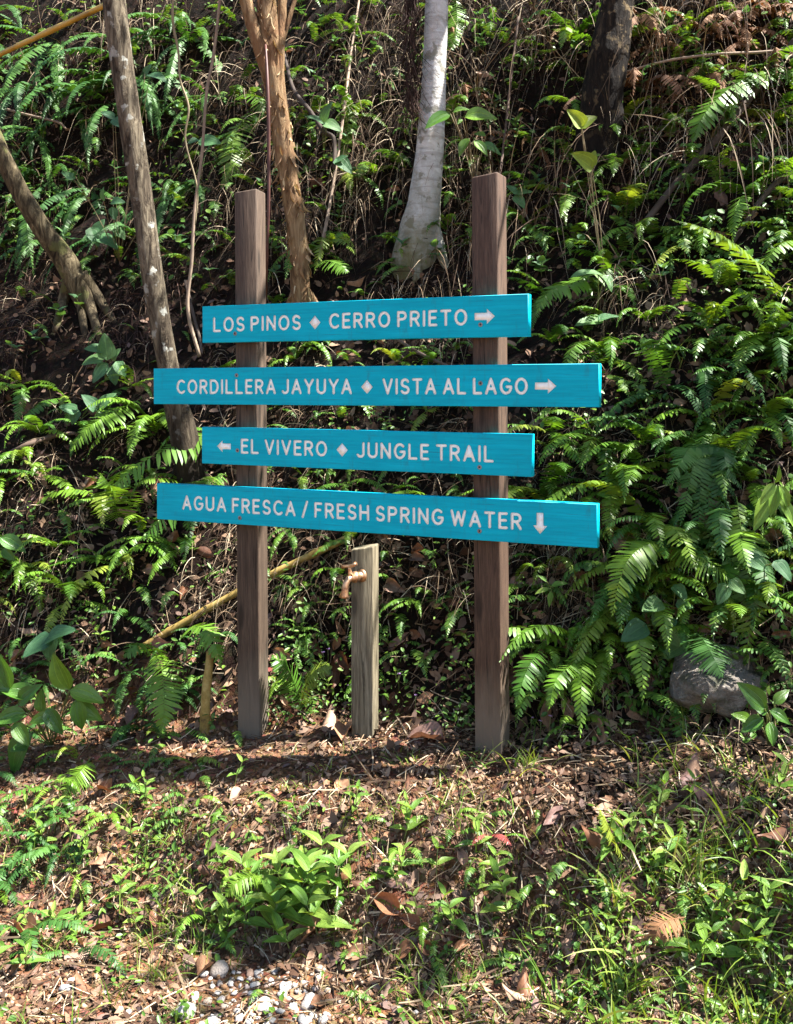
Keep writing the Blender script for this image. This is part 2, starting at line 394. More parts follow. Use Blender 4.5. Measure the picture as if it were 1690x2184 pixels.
def letter_mat():
    M = Mat('cream_paint', 0.6, 0.3)
    n = M.noise(M.coord('Object'), 60, 4, 0.7)
    M.color(M.ramp(n, [(0.25, (0.42, 0.39, 0.27)), (0.38, (0.82, 0.84, 0.77)), (0.8, (0.90, 0.92, 0.88))])); M.bump(n, 0.3, 0.001)
    return M.m
TEAL, CREAM = paint_mat(), letter_mat()
POST_L = wood_mat('brown_stained_wood', (0.041, 0.028, 0.019), (0.070, 0.047, 0.032), (0.112, 0.078, 0.054), wear=(0.12, 0.36, (0.15, 0.125, 0.095)))
POST_R = wood_mat('dark_brown_stained_wood', (0.044, 0.026, 0.017), (0.072, 0.043, 0.028), (0.105, 0.063, 0.041), wear=(0.10, 0.28, (0.17, 0.135, 0.10)), fine=1.8)
GREYWOOD = wood_mat('weathered_grey_wood', (0.06, 0.048, 0.03), (0.15, 0.125, 0.08), (0.27, 0.235, 0.16), fine=1.0)
MB = Mat('aged_brass', 0.38, 0.5); MB.b.inputs['Metallic'].default_value = 0.85
MB.color(MB.ramp(MB.noise(MB.coord('Object'), 40, 4), [(0.3, (0.20, 0.10, 0.06)), (0.5, (0.50, 0.29, 0.16)), (0.75, (0.72, 0.52, 0.32))])); BRASS = MB.m
MS = Mat('screw_steel', 0.5, 0.5); MS.b.inputs['Metallic'].default_value = 0.4
MS.color(MS.ramp(MS.noise(MS.coord('Object'), 150, 2), [(0.3, (0.12, 0.11, 0.11)), (0.7, (0.30, 0.27, 0.27))])); STEEL = MS.m
MR = Mat('screw_recess', 0.8, 0.2); MR.color((0.03, 0.025, 0.025)); DARKSTEEL = MR.m

# ------------------------------------------------------------------ ground
nx, ny = len(GX), len(GY)
V = np.stack([np.repeat(GX, ny), np.tile(GY, nx), GZ.ravel()], 1)
i, j = np.meshgrid(np.arange(nx - 1), np.arange(ny - 1), indexing='ij'); q = (i * ny + j).ravel()
loops = np.stack([q, q + ny, q + ny + 1, q + 1], 1).ravel().astype(np.int32)
SOIL = soil_mat()
tag(obj('ground', mesh_np('ground', V, loops, np.full(len(q), 4, np.int32), SOIL)), 'brown soil bank rising steeply behind the sign', None, kind='structure')

# ------------------------------------------------------------------ the sign
TH = math.radians(23.4); D0 = 3.30
SD, SN = Vector((math.cos(TH), -math.sin(TH), 0)), Vector((-math.sin(TH), -math.cos(TH), 0))
def on_sign(px, py, back=0.0):
    dep = D0 / (1 + (px - CX) / K * math.tan(TH)); return at(px, py, dep) - SN * back

def arc(cx, cy_, rx, ry, a0, a1, n=14):
    return [(cx + rx * math.cos(math.radians(a0 + (a1 - a0) * k / n)), cy_ + ry * math.sin(math.radians(a0 + (a1 - a0) * k / n))) for k in range(n + 1)]
_P = [(0, 0), (0, 1), (.28, 1)] + arc(.28, .74, .27, .26, 90, -90) + [(0, .48)]
GLYPH = {
 'L': (.50, [[(0, 1), (0, 0), (.50, 0)]]), 'O': (.74, [arc(.37, .5, .37, .5, 90, 450, 36)]),
 'S': (.54, [arc(.27, .74, .25, .26, 25, 270) + arc(.27, .24, .27, .24, 90, -155)]),
 'P': (.55, [_P]), 'I': (0.0, [[(0, 0), (0, 1)]]), 'N': (.62, [[(0, 0), (0, 1), (.62, 0), (.62, 1)]]),
 'C': (.64, [arc(.37, .5, .37, .5, 48, 312, 30)]), 'E': (.48, [[(.48, 1), (0, 1), (0, 0), (.48, 0)], [(0, .52), (.42, .52)]]),
 'R': (.56, [_P, [(.28, .48), (.56, 0)]]), 'T': (.60, [[(0, 1), (.60, 1)], [(.30, 1), (.30, 0)]]),
 'D': (.64, [[(0, 0), (0, 1), (.22, 1)] + arc(.22, .5, .42, .5, 90, -90, 20) + [(0, 0)]]),
 'A': (.68, [[(0, 0), (.34, 1), (.68, 0)], [(.12, .32), (.56, .32)]]),
 'J': (.44, [[(.44, 1)] + arc(.20, .25, .24, .25, 0, -150)]), 'Y': (.64, [[(0, 1), (.32, .46), (.64, 1)], [(.32, .46), (.32, 0)]]),
 'U': (.62, [[(0, 1)] + arc(.31, .31, .31, .31, 180, 360) + [(.62, 1)]]), 'V': (.64, [[(0, 1), (.32, 0), (.64, 1)]]),
 'G': (.70, [arc(.37, .5, .37, .5, 48, 345, 30) + [(.72, .46), (.44, .46)]]), 'F': (.47, [[(0, 0), (0, 1), (.47, 1)], [(0, .52), (.40, .52)]]),
 'H': (.60, [[(0, 0), (0, 1)], [(.60, 0), (.60, 1)], [(0, .52), (.60, .52)]]),
 'W': (.94, [[(0, 1), (.23, 0), (.47, .92), (.71, 0), (.94, 1)]]), '/': (.36, [[(0, -.08), (.36, 1.08)]]),
}
CAPH, STK = 0.0575, 0.0098
def phrase_strokes(text, u0, u1, v0):
    h = CAPH - STK; x, segs, spans = 0.0, [], []; word0 = None
    for ch in text:
        if ch == ' ': spans.append((word0, x - .40)); word0 = None; x += .30; continue
        if word0 is None: word0 = x
        w, st = GLYPH[ch]
        for s in st: segs.append([(x + a, b) for a, b in s])
        x += w + .40
    spans.append((word0, x - .40)); total = x - .40
    sc = (u1 - u0 - STK) / total
    f = lambda a: u0 + STK / 2 + a * sc
    return [[(f(a), v0 - h / 2 + b * h) for a, b in s] for s in segs], [(f(a) - STK / 2, f(b) + STK / 2) for a, b in spans]
def convex(GXX, GYY, poly):
    F = np.full(GXX.shape, -1e9); n = len(poly)
    for k in range(n):
        (x0, y0), (x1, y1) = poly[k], poly[(k + 1) % n]; l = math.hypot(x1 - x0, y1 - y0)
        F = np.maximum(F, ((GXX - x0) * (y1 - y0) - (GYY - y0) * (x1 - x0)) / l)
    return F
def contour(F, xs, ys):
    inside = F < 0; code = inside[:-1, :-1] * 1 + inside[1:, :-1] * 2 + inside[1:, 1:] * 4 + inside[:-1, 1:] * 8
    adj = {}
    tab = {1: [(3, 0)], 2: [(0, 1)], 3: [(3, 1)], 4: [(1, 2)], 5: [(3, 2), (0, 1)], 6: [(0, 2)], 7: [(3, 2)], 8: [(2, 3)], 9: [(2, 0)], 10: [(0, 3), (1, 2)], 11: [(2, 1)], 12: [(1, 3)], 13: [(1, 0)], 14: [(0, 3)]}
    for i, j in zip(*np.nonzero((code > 0) & (code < 15))):
        key = [(i, j, 0), (i + 1, j, 1), (i, j + 1, 0), (i, j, 1)]
        for a, b in tab[int(code[i, j])]:
            adj.setdefault(key[a], []).append(key[b]); adj.setdefault(key[b], []).append(key[a])
    def pos(k):
        i, j, d = k; i2, j2 = (i + 1, j) if d == 0 else (i, j + 1)
        t = F[i, j] / (F[i, j] - F[i2, j2]); return (xs[i] + t * (xs[i2] - xs[i]), ys[j] + t * (ys[j2] - ys[j]))
    out, seen = [], set()
    for k0 in adj:
        if k0 in seen: continue
        lp, k, prev = [], k0, None
        while k not in seen:
            seen.add(k); lp.append(pos(k)); nx_ = [q for q in adj[k] if q != prev and q not in seen]
            prev = k
            if not nx_: break
            k = nx_[0]
        keep = [lp[0]]
        for m in range(1, len(lp) - 1):
            a, b, c = keep[-1], lp[m], lp[m + 1]; l = math.hypot(c[0] - a[0], c[1] - a[1]) + 1e-9
            if abs((c[0] - a[0]) * (b[1] - a[1]) - (c[1] - a[1]) * (b[0] - a[0])) / l > 0.00013 or math.hypot(b[0] - a[0], b[1] - a[1]) > 0.02: keep.append(b)
        if len(keep) > 4: out.append(keep)
    return out

sign_root = thing('trail_sign', 'trail sign of four teal boards with cream lettering on two brown posts', 'sign', on_sign(778, 1590) - SN * 0.05)
SO = Vector(sign_root.location)
BH, BT, GROOVE = 0.141, 0.036, 0.0022
def board(Lp, Rp, items, screws, label):
    A, B = on_sign(*Lp), on_sign(*Rp); mid = (A + B) / 2; X = (B - A).normalized(); W = (B - A).length
    Yb = -SN; Zb = X.cross(Yb).normalized(); Yb = Zb.cross(X)
    MW = Matrix.Translation(mid) @ Matrix((X, Yb, Zb)).transposed().to_4x4(); inv = MW.inverted()
    def uv(px, py): p = inv @ on_sign(px, py); return p.x, p.z
    hw, hh, e = W / 2, BH / 2, 0.0015; st = 0.0008
    xs, ys = np.arange(-hw, hw, st), np.arange(-hh, hh, st); F = np.full((len(xs), len(ys)), 1.0); elems = []
    def ymid(px): return Lp[1] + (Rp[1] - Lp[1]) * (px - Lp[0]) / (Rp[0] - Lp[0])
    for it in items:
        if it[0] == 'text':
            _, text, p0, p1, dv = it; u0, u1 = uv(p0, ymid(p0))[0], uv(p1, ymid(p1))[0]
            segs, spans = phrase_strokes(text, u0, u1, dv)
            for s in segs:
                for (x0, y0), (x1, y1) in zip(s[:-1], s[1:]):
                    r = STK / 2 + 0.003
                    i0, i1 = np.searchsorted(xs, min(x0, x1) - r), np.searchsorted(xs, max(x0, x1) + r)
                    j0, j1 = np.searchsorted(ys, min(y0, y1) - r), np.searchsorted(ys, max(y0, y1) + r)
                    gx, gy = xs[i0:i1, None], ys[None, j0:j1]; dx, dy = x1 - x0, y1 - y0; ll = dx * dx + dy * dy + 1e-12
                    t = np.clip(((gx - x0) * dx + (gy - y0) * dy) / ll, 0, 1)
                    F[i0:i1, j0:j1] = np.minimum(F[i0:i1, j0:j1], np.hypot(gx - x0 - t * dx, gy - y0 - t * dy) - STK / 2)
            elems += [('lettering', a, b) for a, b in spans]
        else:
            kind, px, py, w, h = it; u, v = uv(px, py); gx, gy = xs[:, None] + 0 * ys[None, :], ys[None, :] + 0 * xs[:, None]
            if kind == 'diamond': F = np.minimum(F, convex(gx, gy, [(u - w / 2, v), (u, v - h / 2), (u + w / 2, v), (u, v + h / 2)]))
            else:
                rot = {'right': 0, 'left': math.pi, 'down': -math.pi / 2}[kind]; c, s = math.cos(rot), math.sin(rot)
                tr = lambda pts: [(u + c * a - s * b, v + s * a + c * b) for a, b in pts]
                F = np.minimum(F, convex(gx, gy, tr([(-w / 2, -h * .24), (w * .14, -h * .24), (w * .14, h * .24), (-w / 2, h * .24)])))
                F = np.minimum(F, convex(gx, gy, tr([(w * .10, -h / 2), (w / 2, 0), (w * .10, h / 2)])))
            hw_ = max(w, h) / 2
            elems.append(('diamond' if kind == 'diamond' else 'arrow', u - hw_, u + hw_))
    loops_ = contour(F, xs, ys)
    pts = [Vector((-hw + e, -hh + e)), Vector((hw - e, -hh + e)), Vector((hw - e, hh - e)), Vector((-hw + e, hh - e))]
    ed = [(0, 1), (1, 2), (2, 3), (3, 0)]
    for lp in loops_:
        o = len(pts); pts += [Vector(p) for p in lp]; ed += [(o + k, o + (k + 1) % len(lp)) for k in range(len(lp))]
    cv, ce, cf, ov, oe, of = geometry.delaunay_2d_cdt(pts, ed, [], 0, 1e-6)
    hard = {tuple(sorted(x)) for x, src in zip(ce, oe) if len(src)}
    emap = {}
    for k, f in enumerate(cf):
        for a, b in zip(f, f[1:] + f[:1]): emap.setdefault(tuple(sorted((a, b))), []).append(k)
    reg = [-1] * len(cf); nreg = 0; sgn = []
    for k0 in range(len(cf)):
        if reg[k0] >= 0: continue
        stack, tot = [k0], 0.0; reg[k0] = nreg
        while stack:
            k = stack.pop(); f = cf[k]; c = (cv[f[0]] + cv[f[1]] + cv[f[2]]) / 3
            ar = abs(geometry.area_tri(cv[f[0]], cv[f[1]], cv[f[2]]))
            ii, jj = min(len(xs) - 1, max(0, round((c.x + hw) / st))), min(len(ys) - 1, max(0, round((c.y + hh) / st)))
            tot += ar * (1 if F[ii, jj] > 0 else -1)
            for a, b in zip(f, f[1:] + f[:1]):
                kk = tuple(sorted((a, b)))
                if kk in hard: continue
                for m in emap[kk]:
                    if reg[m] < 0: reg[m] = nreg; stack.append(m)
        sgn.append(tot); nreg += 1
    # board body: pierced front, chamfer, sides, back
    Vb = [Vector((p.x, 0, p.y)) for p in cv]; Fb = [tuple(f) for k, f in enumerate(cf) if sgn[reg[k]] > 0]
    if Fb:
        f = Fb[0]; nrm = (Vb[f[1]] - Vb[f[0]]).cross(Vb[f[2]] - Vb[f[0]])
        if nrm.y > 0: Fb = [f[::-1] for f in Fb]
    o = len(Vb)
    for yy, q in ((0, e), (e, 0), (BT - e, 0), (BT, e)):
        Vb += [Vector((-hw + q, yy, -hh + q)), Vector((hw - q, yy, -hh + q)), Vector((hw - q, yy, hh - q)), Vector((-hw + q, yy, hh - q))]
    for r in range(3):
        for k in range(4): Fb.append((o + r * 4 + k, o + (r + 1) * 4 + k, o + (r + 1) * 4 + (k + 1) % 4, o + r * 4 + (k + 1) % 4))
    Fb.append((o + 12, o + 15, o + 14, o + 13))
    bo = obj('board', mesh('board', Vb, Fb, TEAL, False), sign_root)
    bo.matrix_local = Matrix.Translation(-SO) @ MW; bo['label'] = label
    # routed, painted grooves
    for nm, a, b in elems:
        Vl, Fl, mp = [], [], {}
        def vid(i, dpt):
            if (i, dpt) not in mp: mp[(i, dpt)] = len(Vl); Vl.append(Vector((cv[i].x, dpt, cv[i].y)))
            return mp[(i, dpt)]
        for k, f in enumerate(cf):
            if sgn[reg[k]] > 0: continue
            c = sum(cv[q].x for q in f) / 3
            if not (a - .001 <= c <= b + .001): continue
            Fl.append(tuple(vid(q, GROOVE) for q in f))
            for p, q in zip(f, f[1:] + f[:1]):
                kk = tuple(sorted((p, q)))
                if kk in hard: Fl.append((vid(p, GROOVE), vid(q, GROOVE), vid(q, 0.0002), vid(p, 0.0002)))
        if Fl: obj(nm, mesh(nm, Vl, Fl, CREAM, False), bo)
    for px, py in screws:
        u, v = uv(px, py); m = Matrix.Translation((u, 0, v)) @ Matrix.Rotation(math.radians(90), 4, 'X')
        so = obj('screw', mesh('screw', *lathe([(0.0078, -0.002), (0.0080, 0.0006), (0.0066, 0.0016), (0.0032, 0.0018), (0.0028, 0.0004), (0.0006, 0.0004)], 14, m), STEEL, True), bo)
        so.data.materials.append(DARKSTEEL); so.data.polygons.foreach_set('material_index', [1 if len(p.vertices) == 4 and n >= 42 else 0 for n, p in enumerate(so.data.polygons)])
    return bo
DW = 0.046
board((431, 692), (1126, 671.5), [('text', 'LOS PINOS', 454, 641, -.002), ('diamond', 671, 687.5, .046, .050), ('text', 'CERRO PRIETO', 701, 996, -.001), ('right', 1033, 674.5, .072, .052)],
      [(501, 711), (1024, 692)], 'teal board reading LOS PINOS and CERRO PRIETO with a right arrow')
board((327, 823.5), (1277, 821.5), [('text', 'CORDILLERA JAYUYA', 376, 750, -.002), ('diamond', 782, 825, .046, .050), ('text', 'VISTA AL LAGO', 815, 1125, -.002), ('right', 1163, 823, .072, .050)],
      [(504, 800), (1024, 817)], 'teal board reading CORDILLERA JAYUYA and VISTA AL LAGO with a right arrow')
board((430, 949), (1133, 971.5), [('left', 477, 951.5, .062, .046), ('text', 'EL VIVERO', 513, 697, .001), ('diamond', 729, 959, .046, .050), ('text', 'JUNGLE TRAIL', 760, 1052, .001)],
      [(506, 960), (1022, 996)], 'teal board reading EL VIVERO and JUNGLE TRAIL with a left arrow')
board((334, 1068.5), (1273, 1122), [('text', 'AGUA FRESCA / FRESH SPRING WATER', 388, 1112, .001), ('down', 1151, 1116, .070, .048)],
      [(511, 1104), (1022, 1132)], 'teal board reading AGUA FRESCA / FRESH SPRING WATER with a down arrow')
def post(px, top, base, w, ang, mat, label, slot=False):
    p = on_sign(px, 1000, BT + 0.001); dv = Vector((math.cos(ang), -math.sin(ang), 0)); nv = Vector((-math.sin(ang), -math.cos(ang), 0))
    zt = CAMH - (top - HY) / K * p.y; zb = CAMH - (base - HY) / K * p.y
    off = w / 2 + abs(math.sin(ang - TH)) * w / 2
    c = Vector((p.x, p.y, zb)) - SN * off
    V, F = box(-w / 2, w / 2, -w / 2, w / 2, -0.35, zt - zb, 0.006)
    V = [Vector((v.x + .006 * v.z * 0, v.y, v.z + (0.010 * v.x / w if v.z > 1 else 0))) for v in V]
    o = obj('post', mesh('post', V, F, mat, False), sign_root)
    o.matrix_local = Matrix.Translation(c - SO) @ Matrix.Rotation(math.radians(-0.35), 4, 'Y') @ Matrix((dv, -nv, Vector((0, 0, 1)))).transposed().to_4x4()
    o['label'] = label
    return o
post(513, 405, 1583, 0.092, math.radians(15), POST_L, 'brown stained wooden post with a pale worn foot')
post(1033, 371, 1596, 0.096, math.radians(25.5), POST_R, 'darker brown post with its side in sunlight')

# ------------------------------------------------------------------ short tap post
tp = hit(778, 1563); tp.y = max(tp.y, 3.50); tp.x = (778 - CX) / K * tp.y; tp.z = gz(tp.x, tp.y)
TAPY = tp.y
tap_root = thing('tap_post', 'short weathered grey wooden post with a brass tap between the sign posts', 'water tap', tp)
TA = math.radians(14)
ztop = CAMH - (1166 - HY) / K * TAPY - tp.z
V, F = box(-0.042, 0.042, -0.042, 0.042, -0.15, ztop, 0.004)
V = [Vector((v.x, v.y, v.z + (0.006 * math.sin(v.x * 60) + .004 * (v.x > 0) if v.z > .3 else 0))) for v in V]
o = obj('post', mesh('post', V, F, GREYWOOD, False), tap_root); o.rotation_euler.z = -TA
RX = Matrix.Rotation(math.radians(90), 4, 'X')
tap = obj('tap', mesh('tap', *lathe([(0.026, -0.002), (0.026, 0.006), (0.020, 0.010), (0.017, 0.012), (0.017, 0.030), (0.022, 0.033), (0.022, 0.048), (0.016, 0.052), (0.012, 0.070), (0.004, 0.074)], 18, RX), BRASS), tap_root)
tz = CAMH - (1222 - HY) / K * TAPY - tp.z
tap.scale = (.95, .95, .95); tap.location = (0.0 - 0.042 * math.sin(TA), -0.042 * math.cos(TA), tz); tap.rotation_euler.z = -TA - math.radians(28)
sp = curve([(0, -0.055, 0.0), (0, -0.075, -0.004), (0, -0.090, -0.022), (0, -0.094, -0.050), (0, -0.095, -0.072)], 12)
obj('spout', mesh('spout', *tube(sp, [0.013, .013, .013, .013, .0125, .0125, .0125, .0125, .013, .013, .0145, .0145], 14), BRASS), tap)
obj('valve_stem', mesh('valve_stem', *tube([(0, -0.064, 0.008), (0, -0.066, 0.020), (0, -0.069, 0.036), (0, -0.071, 0.044)], [0.011, .008, .006, .006], 12), BRASS), tap)
hv = merge(tube([(-0.034, -0.074, 0.038), (-.020, -.073, .043), (0, -0.071, 0.046), (.020, -.070, .052), (0.034, -0.069, 0.060)], [0.009, .006, .0065, .006, .009], 12))
obj('handle', mesh('handle', *hv, BRASS), tap)
obj('hose_stub', mesh('hose_stub', *tube([(-.012, -.08, -.03), (-.022, -.085, -.055), (-.030, -.088, -.075)], [.006, .006, .007], 10), BRASS), tap)

# ------------------------------------------------------------------ trees
def crown_leaves(name, root, centres, n, spread, size=(0.06, 0.11), parts=None):
    c = np.array([tuple(x) for x in centres]); k = RNG.integers(0, len(c), n)
    P = c[k] + RNG.normal(0, 1, (n, 3)) * np.array(spread) * RNG.uniform(.5, 1.2, (n, 1))
    d = rand_dir(n, -0.7, 0.3); R = frames(d, rand_dir(n, 0.2, 1)) * RNG.uniform(size[0], size[1], n)[:, None, None]
    T = np.array([(0, 0, 0), (-.24, .3, .03), (.24, .3, .03), (-.2, .68, .02), (.2, .68, .02), (0, 1, -.06)])
    V, l, s, _ = scatter(T, [(0, 2, 1), (1, 2, 4, 3), (3, 4, 5)], R, P - np.array(root))
    return mesh_np(name, V, l, s, CANOPY)
def tree(label, ctrl, radii, mat, crown_c, nleaf, spread, limbs=(), sides=18, seed=1, bump=0.12, group=None, extra=()):
    base = Vector(ctrl[0]); root = thing('tree', label, 'tree', base, group)
    n = 46; pts = curve([Vector(p) - base for p in ctrl], n)
    rad = np.interp(np.linspace(0, 1, n), np.linspace(0, 1, len(radii)), radii)
    obj('trunk', mesh('trunk', *tube(pts, list(rad), sides, True, bump, seed), mat), root)
    for lc, lr in limbs:
        lp = curve([Vector(p) - base for p in lc], 22)
        obj('limb', mesh('limb', *tube(lp, list(np.interp(np.linspace(0, 1, 22), np.linspace(0, 1, len(lr)), lr)), 10, True, bump, seed + 5), mat), root)
    if nleaf: obj('crown', crown_leaves('crown', base, crown_c, nleaf, spread), root)
    return root
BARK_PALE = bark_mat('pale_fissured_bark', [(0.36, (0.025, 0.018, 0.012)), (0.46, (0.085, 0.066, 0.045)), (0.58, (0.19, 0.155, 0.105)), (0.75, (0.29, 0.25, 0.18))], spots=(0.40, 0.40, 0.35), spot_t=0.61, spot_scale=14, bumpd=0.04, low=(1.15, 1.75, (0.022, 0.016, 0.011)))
BARK_PALE2 = bark_mat('mossy_pale_bark', [(0.36, (0.018, 0.013, 0.008)), (0.5, (0.075, 0.058, 0.032)), (0.64, (0.18, 0.145, 0.085)), (0.8, (0.26, 0.21, 0.13))], spots=(0.10, 0.10, 0.035), spot_t=0.56, spot_scale=7, low=(1.5, 2.3, (0.04, 0.03, 0.02)))
BARK_PEEL = bark_mat('peeling_orange_bark', [(0.34, (0.05, 0.028, 0.016)), (0.46, (0.17, 0.10, 0.05)), (0.6, (0.29, 0.195, 0.105)), (0.8, (0.40, 0.30, 0.18))], scale=(9, 9, 1.6), spots=(0.20, 0.11, 0.055), spot_t=0.58, spot_scale=6, bumpd=0.025)
BARK_WHITE = bark_mat('white_smooth_bark', [(0.3, (0.26, 0.25, 0.22)), (0.48, (0.46, 0.45, 0.43)), (0.7, (0.60, 0.60, 0.59))], scale=(5, 5, 8), spots=(0.20, 0.19, 0.15), spot_t=0.57, spot_scale=13, bumpd=0.012, rings=(0.30, 0.28, 0.26), low=(2.15, 2.75, (0.13, 0.12, 0.06)))
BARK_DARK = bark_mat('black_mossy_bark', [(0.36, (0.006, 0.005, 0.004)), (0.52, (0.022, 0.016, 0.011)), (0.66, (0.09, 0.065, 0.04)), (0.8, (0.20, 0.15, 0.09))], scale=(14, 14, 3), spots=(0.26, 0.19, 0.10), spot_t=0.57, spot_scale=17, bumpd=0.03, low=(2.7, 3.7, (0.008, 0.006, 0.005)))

def roots(px, py, dep, r, feet):
    return [([at(px + dx * .15, py, dep), hit(px + dx * .6, py + dy * .5, .04), hit(px + dx, py + dy, .01), hit(px + dx * 1.25, py + dy * 1.3, -.08)], [r, r * .75, r * .45, r * .2]) for dx, dy in feet]
b1 = hit(425, 1045); y1 = b1.y
t1c = [b1 - Vector((-.02, -.05, .25)), at(398, 960, y1 - .02), at(362, 800, y1 - .06), at(330, 620, y1 - .1), at(302, 420, y1 - .1), at(268, 200, y1 - .12), at(243, 0, y1 - .12)]
t1c += [at(215, -250, y1 - .15), at(170, -560, y1 - .1), at(150, -900, y1)]
tree('tree with pale fissured trunk and lichen spots rising behind the left board ends', t1c,
     [0.08, 0.07, 0.049, 0.05, 0.05, 0.053, 0.053, .05, .045, .03], BARK_PALE,
     [at(150, -900, y1) + Vector((a, b, c)) for a, b, c in ((0, 0, 0), (-.7, .2, .4), (.5, -.3, .5), (.1, .5, .9))], 900, (.45, .4, .3),
     limbs=roots(402, 985, y1 - .02, .045, ((-45, 95), (5, 110), (55, 90))) + [([at(215, -250, y1 - .15), at(60, -500, y1), at(-150, -800, y1 + .2)], [.03, .02, .01]), ([at(170, -560, y1 - .1), at(330, -750, y1 - .2), at(420, -1000, y1 - .2)], [.03, .02, .01])], seed=3)
b2 = hit(190, 640); y2 = b2.y
t2c = [b2 - Vector((-.08, -.05, .25)), at(150, 575, y2 - .05), at(85, 480, y2 - .12), at(30, 385, y2 - .16), at(-15, 290, y2 - .18), at(-90, 100, y2 - .2), at(-160, -150, y2 - .2), at(-190, -500, y2 - .2), at(-180, -850, y2 - .2)]
tree('leaning mossy trunk entering from the picture edge below the bamboo', t2c, [.075, .066, .056, .052, .05, .048, .045, .04, .03], BARK_PALE2,
     [at(-180, -850, y2) + Vector(v) for v in ((0, 0, 0), (-.6, 0, .4), (.4, .3, .5))], 700, (.45, .4, .3), limbs=roots(160, 585, y2 - .05, .045, ((-40, 110), (20, 120), (75, 90), (50, 130))) + [([at(-160, -150, y2 - .2), at(-330, -400, y2), at(-500, -700, y2)], [.03, .02, .01])], seed=9)
b3 = hit(640, 690); y3 = b3.y
t3c = [b3 - Vector((0, -.05, .25)), at(640, 610, y3 - .03), at(636, 520, y3 - .06), at(622, 420, y3 - .08), at(606, 330, y3 - .1), at(596, 250, y3 - .1), at(580, 150, y3 - .1), at(572, 60, y3 - .12)]
t3c += [at(566, -40, y3 - .12), at(560, -250, y3 - .1), at(600, -600, y3), at(640, -1000, y3)]
tree('forked tree with flaking orange-tan bark behind the left post top', t3c, [.052, .05, .048, .05, .052, .05, .060, .058, .05, .042, .035, .025], BARK_PEEL,
     [at(640, -1000, y3) + Vector(v) for v in ((0, 0, 0), (-.8, 0, .3), (.6, .2, .4), (0, .6, .8))], 900, (.5, .4, .3),
     limbs=roots(640, 620, y3 - .03, .034, ((-40, 75), (10, 95), (50, 70))) + [([at(588, 210, y3 - .1), at(556, 110, y3 - .14), at(528, 20, y3 - .16), at(500, -80, y3 - .2), at(430, -350, y3 - .2), at(330, -800, y3 - .2)], [.035, .038, .034, .03, .026, .012]),
            ([at(592, 200, y3 - .1), at(596, 120, y3 - .12), at(600, 40, y3 - .12), at(612, -60, y3 - .1), at(700, -450, y3)], [.03, .026, .024, .022, .012]),
            ([at(600, 95, y3 - .12), at(615, 45, y3 - .12), at(632, -10, y3 - .1), at(700, -200, y3 - .1)], [.012, .012, .011, .008])], seed=14)
b4 = hit(878, 545); y4 = b4.y
t4c = [at(884, 610, y4 + .06), at(895, 500, y4 - .04), at(904, 430, y4 - .08), at(915, 330, y4 - .1), at(922, 230, y4 - .1), at(927, 120, y4 - .1), at(931, 0, y4 - .1), at(940, -200, y4 - .1), at(960, -550, y4), at(1000, -1000, y4)]
tree('tree with smooth white trunk and a flared mossy foot', t4c, [.16, .115, .086, .074, .068, .063, .060, .056, .045, .03], BARK_WHITE,
     [at(1000, -1000, y4) + Vector(v) for v in ((0, 0, 0), (.8, .2, .3), (-.5, 0, .5), (.4, -.5, .7))], 1000, (.5, .45, .3),
     limbs=[([at(940, -220, y4 - .1), at(1100, -500, y4), at(1300, -750, y4)], [.03, .02, .01])] + [([at(a0, 455, y4 - .10), hit(a1, b1_, .045), hit(a2, b2_, .01), hit(a3, b3_, -.06)], [.05, .036, .024, .010]) for a0, a1, b1_, a2, b2_, a3, b3_ in ((893, 872, 505, 848, 555, 838, 600), (903, 895, 530, 890, 580, 880, 640), (912, 930, 515, 945, 560, 962, 600), (897, 882, 520, 868, 575, 850, 640))], seed=21, bump=.05)
b5 = hit(1272, 335); y5 = b5.y
t5c = [b5 - Vector((0, 0, .15)), at(1276, 280, y5 - .05), at(1285, 210, y5 - .08), at(1296, 130, y5 - .1), at(1308, 60, y5 - .1), at(1320, -20, y5 - .1), at(1350, -250, y5 - .1), at(1420, -600, y5), at(1500, -900, y5)]
T5_TOP = at(1500, -900, y5)
# leafy boughs over the bank: where they hang decides which places are dappled
SX = [-150, 150, 400, 700, 1000, 1200, 1400, 1600, 1850]
SY = [-50, 250, 500, 750, 1000, 1250, 1500, 1680, 1900, 2200]
SHADE = np.array([
 [.60, .65, .50, .28, .22, .20, .25, .22, .4],
 [.85, .88, .60, .32, .25, .22, .32, .30, .4],
 [.95, .95, .55, .32, .28, .25, .45, .42, .4],
 [.95, .92, .50, .32, .28, .15, .40, .60, .5],
 [.80, .60, .32, .30, .28, .15, .45, .70, .6],
 [.45, .35, .30, .28, .30, .30, .50, .55, .6],
 [.65, .60, .45, .35, .40, .42, .50, .40, .5],
 [.70, .50, .35, .28, .25, .25, .42, .50, .6],
 [.50, .35, .15, .10, .15, .35, .35, .40, .5],
 [.30, .20, .10, .10, .15, .25, .30, .30, .4]])
NCL = 900
cpx, cpy = RNG.uniform(-150, 1850, NCL * 3), RNG.uniform(-50, 2200, NCL * 3)
def grid_at(px, py):
    fx = np.interp(px, SX, np.arange(len(SX))); fy = np.interp(py, SY, np.arange(len(SY)))
    i, j = np.minimum(fy.astype(int), len(SY) - 2), np.minimum(fx.astype(int), len(SX) - 2); a, b = fy - i, fx - j
    return (SHADE[i, j] * (1 - a) + SHADE[i + 1, j] * a) * (1 - b) + (SHADE[i, j + 1] * (1 - a) + SHADE[i + 1, j + 1] * a) * b
CP = hits(cpx, cpy); ts = np.array(TO_SUN)
cosn = np.clip((normals(CP, .25) * ts).sum(1), .15, 1)
